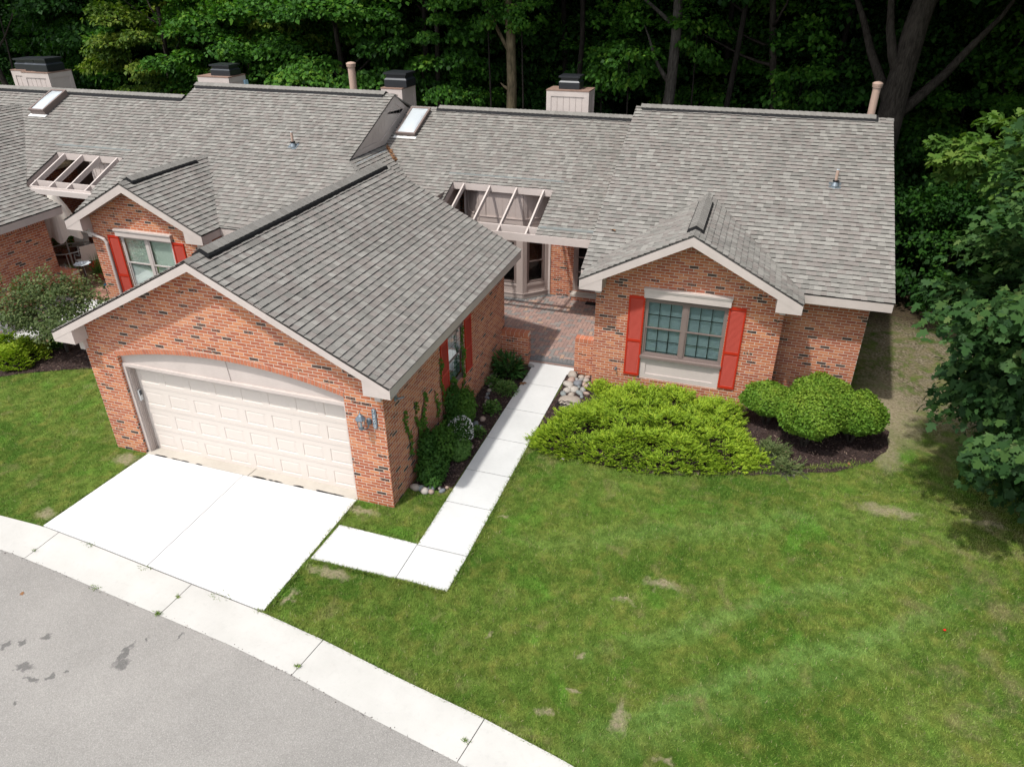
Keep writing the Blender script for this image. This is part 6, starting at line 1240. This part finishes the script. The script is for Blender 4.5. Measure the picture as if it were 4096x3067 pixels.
# woodland: shared crowns
CR = {}
CR['mid'] = [crown_leaves(3.3, 3.3, 4.6, 0, 88, 34000, .17, 'leaf_mid', T_DIAMOND, 1.0, .27, .55)[0] for _ in range(2)]
CR['yel'] = [crown_leaves(2.9, 2.9, 4.2, 0, 72, 26000, .16, 'leaf_yellow', T_DIAMOND, .95, .27, .55)[0]]
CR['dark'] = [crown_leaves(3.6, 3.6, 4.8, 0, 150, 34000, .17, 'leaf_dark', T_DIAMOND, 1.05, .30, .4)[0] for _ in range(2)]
CR['low'] = [crown_leaves(2.4, 2.0, 1.9, 0, 120, 14000, .125, 'leaf_dark', T_DIAMOND, .6, .45, .5)[0]]
CR['spr'] = [crown_leaves(1.1, 1.1, 1.4, 0, 26, 2000, .14, 'leaf_mid', T_DIAMOND, .45, .5, .3)[0]]
def wood_tree(kind, x, y, cz, s, label, group=None, tr=.18, lean=(0, 0), barkm='bark', seed=0, trunk_top=None, name='woodland_tree', limbs=None):
    rr = random.Random(seed*17+3); me = CR[kind][seed % len(CR[kind])]; z0 = H(x, y); top = trunk_top or cz+1
    path = [(lean[0]*t/top+.12*math.sin(t*.6+seed), lean[1]*t/top+.1*math.cos(t*.5+seed), t) for t in [top*k/7 for k in range(8)]]
    L = limbs if limbs is not None else [(rr.uniform(.45, .95), rr.uniform(1.5, 3), rr.uniform(0, 6.28), rr.uniform(.3, .8)) for _ in range(5)]
    return make_tree(name, (x, y, z0), label, group, me, path, tr, tr*.45, L, barkm, seed, cloc=(lean[0]*.9, lean[1]*.9, cz), crot=rr.uniform(0, 6.28), cs=s)
# front row that the photograph tells apart, left to right
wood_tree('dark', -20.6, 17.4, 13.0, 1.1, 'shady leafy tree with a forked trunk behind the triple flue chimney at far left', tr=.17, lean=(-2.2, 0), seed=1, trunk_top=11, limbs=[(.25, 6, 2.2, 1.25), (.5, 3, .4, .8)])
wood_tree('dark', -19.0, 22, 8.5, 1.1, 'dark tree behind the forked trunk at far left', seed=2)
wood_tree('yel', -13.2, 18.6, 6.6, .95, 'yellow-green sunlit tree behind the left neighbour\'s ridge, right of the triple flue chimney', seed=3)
wood_tree('mid', -9.6, 18.3, 5.4, .9, 'mid green maple-like tree low over the left ridge beside the single flue chimney', seed=4)
wood_tree('yel', -7.4, 20.8, 8.6, .95, 'pale yellow-green tree crown at the top left of centre', seed=5)
wood_tree('mid', -4.4, 18.6, 6.8, .98, 'bright green tree straight behind the tan flue pipe on the left roof', seed=6)
wood_tree('mid', -.9, 19.4, 8.2, .9, 'drooping leafy tree at top centre, left of the slender bare trunk', seed=7)
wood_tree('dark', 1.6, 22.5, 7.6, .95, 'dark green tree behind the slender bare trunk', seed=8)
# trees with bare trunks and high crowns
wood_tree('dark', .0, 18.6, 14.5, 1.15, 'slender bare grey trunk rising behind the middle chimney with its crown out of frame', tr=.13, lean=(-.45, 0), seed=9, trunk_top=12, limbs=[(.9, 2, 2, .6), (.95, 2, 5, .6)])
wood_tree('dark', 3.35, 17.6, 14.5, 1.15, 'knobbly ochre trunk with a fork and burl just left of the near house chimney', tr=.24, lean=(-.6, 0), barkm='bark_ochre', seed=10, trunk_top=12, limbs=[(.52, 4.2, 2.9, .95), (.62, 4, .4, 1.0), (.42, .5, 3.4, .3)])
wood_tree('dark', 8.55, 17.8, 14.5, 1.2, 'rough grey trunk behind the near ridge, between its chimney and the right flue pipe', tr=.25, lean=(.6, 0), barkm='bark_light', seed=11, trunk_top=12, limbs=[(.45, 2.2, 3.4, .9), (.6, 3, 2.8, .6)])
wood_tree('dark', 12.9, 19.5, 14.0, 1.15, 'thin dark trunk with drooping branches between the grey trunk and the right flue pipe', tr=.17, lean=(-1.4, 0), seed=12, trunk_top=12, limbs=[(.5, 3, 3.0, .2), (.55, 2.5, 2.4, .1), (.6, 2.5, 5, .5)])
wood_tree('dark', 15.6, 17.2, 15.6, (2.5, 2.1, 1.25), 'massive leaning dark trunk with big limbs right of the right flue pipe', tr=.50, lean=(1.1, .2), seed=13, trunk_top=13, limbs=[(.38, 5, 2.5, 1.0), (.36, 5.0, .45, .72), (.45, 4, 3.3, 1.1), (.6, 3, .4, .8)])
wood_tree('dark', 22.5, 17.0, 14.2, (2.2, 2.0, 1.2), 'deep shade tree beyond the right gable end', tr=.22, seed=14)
# leafy sprays on the bare trunks
for (x, y, z, s, l) in [(3.6, 17.4, 8.0, .8, 'a'), (2.3, 17.5, 8.2, .9, 'b'), (7.5, 17.3, 6.6, 1.0, 'c'), (1.4, 18.3, 4.9, .75, 'd'), (9.6, 18.2, 7.4, .9, 'e'), (13.2, 18.6, 6.0, 1.1, 'f'), (6.2, 19, 6.6, 1.0, 'g')]:
    lab = {'a': 'leafy sapling in front of the ochre forked trunk', 'b': 'leafy sapling left of the ochre forked trunk near the top edge', 'c': 'feathery young tree just left of the rough grey trunk', 'd': 'drooping leafy sapling right of the slender bare trunk', 'e': 'leafy young tree just right of the rough grey trunk', 'f': 'hanging leafy young tree before the thin dark trunk', 'g': 'slim young tree above the near house chimney'}[l]
    make_tree('sapling', (x, y, H(x, y)), lab, None, CR['spr'][0], [(0, 0, 0), (.1, 0, z*.5), (0, 0, z)], .05, .02, [(.8, .8, 1, .8), (.85, .8, 4, .7), (.92, .7, 2.5, .5)], 'bark_shaded', 5, cloc=(0, 0, z), crot=ord(l), cs=s)
# understory on the right beyond the gable end
for k, (x, y, s) in enumerate([(18.2, 14.5, 1.0), (20.8, 13.5, 1.1), (23.5, 12.0, 1.2), (17.5, 18.5, 1.15), (21.5, 17.5, 1.3), (25.5, 15.5, 1.4)]):
    R_ = root('understory_shrub', (x, y, H(x, y)), 'dark leafy undergrowth shrub in deep shade beyond the right gable end', 'shrub', 'undergrowth beyond the right gable end'); o = link('foliage', CR['low'][0], R_, (0, 0, 1.75)); o.scale = (s, s, s*1.1); o.rotation_euler = (0, 0, k*1.3); s_ = MB(); s_.tube([(x, y, H(x, y)), (x, y, 1.6)], [.06, .03], 6); s_.build('stem', 'bark', R_)
# filler woodland
GW = 'woodland trees behind the houses'
k = 20; lab = 'dense leafy tree deep in the dark woods behind the houses'
rg_ = random.Random(5)
for (y, step, kinds, cz, sc, x0, x1) in [(22.5, 4.2, ['mid', 'dark'], 4.6, 1.0, -27, 30), (27.5, 4.6, ['dark'], 5.0, 1.15, -34, 36), (34, 5.6, ['dark'], 6.0, 1.35, -44, 44), (21.5, 5.2, ['dark'], 15.5, 1.3, -6, 32), (27, 5.5, ['dark'], 14.5, 1.35, -32, 36), (43, 7.5, ['dark'], 8.5, 1.8, -60, 56)]:
    x = x0
    while x < x1:
        wood_tree(rg_.choice(kinds), x+rg_.uniform(-1, 1), y+rg_.uniform(-1.3, 1.3), cz+rg_.uniform(-.8, .8), sc*rg_.uniform(.9, 1.1), lab, GW, tr=.13, seed=k, barkm='bark_shaded'); k += 1; x += step
# near canopy over the right-hand woods
for (x, y, cz, s) in [(11.0, 15.8, 14.6, 1.1), (5.5, 16.2, 14.8, 1.0), (29.5, 10, 13.5, 1.4)]:
    wood_tree('dark', x, y+2.0, cz, s, lab, GW, tr=.12, seed=k, barkm='bark_shaded'); k += 1
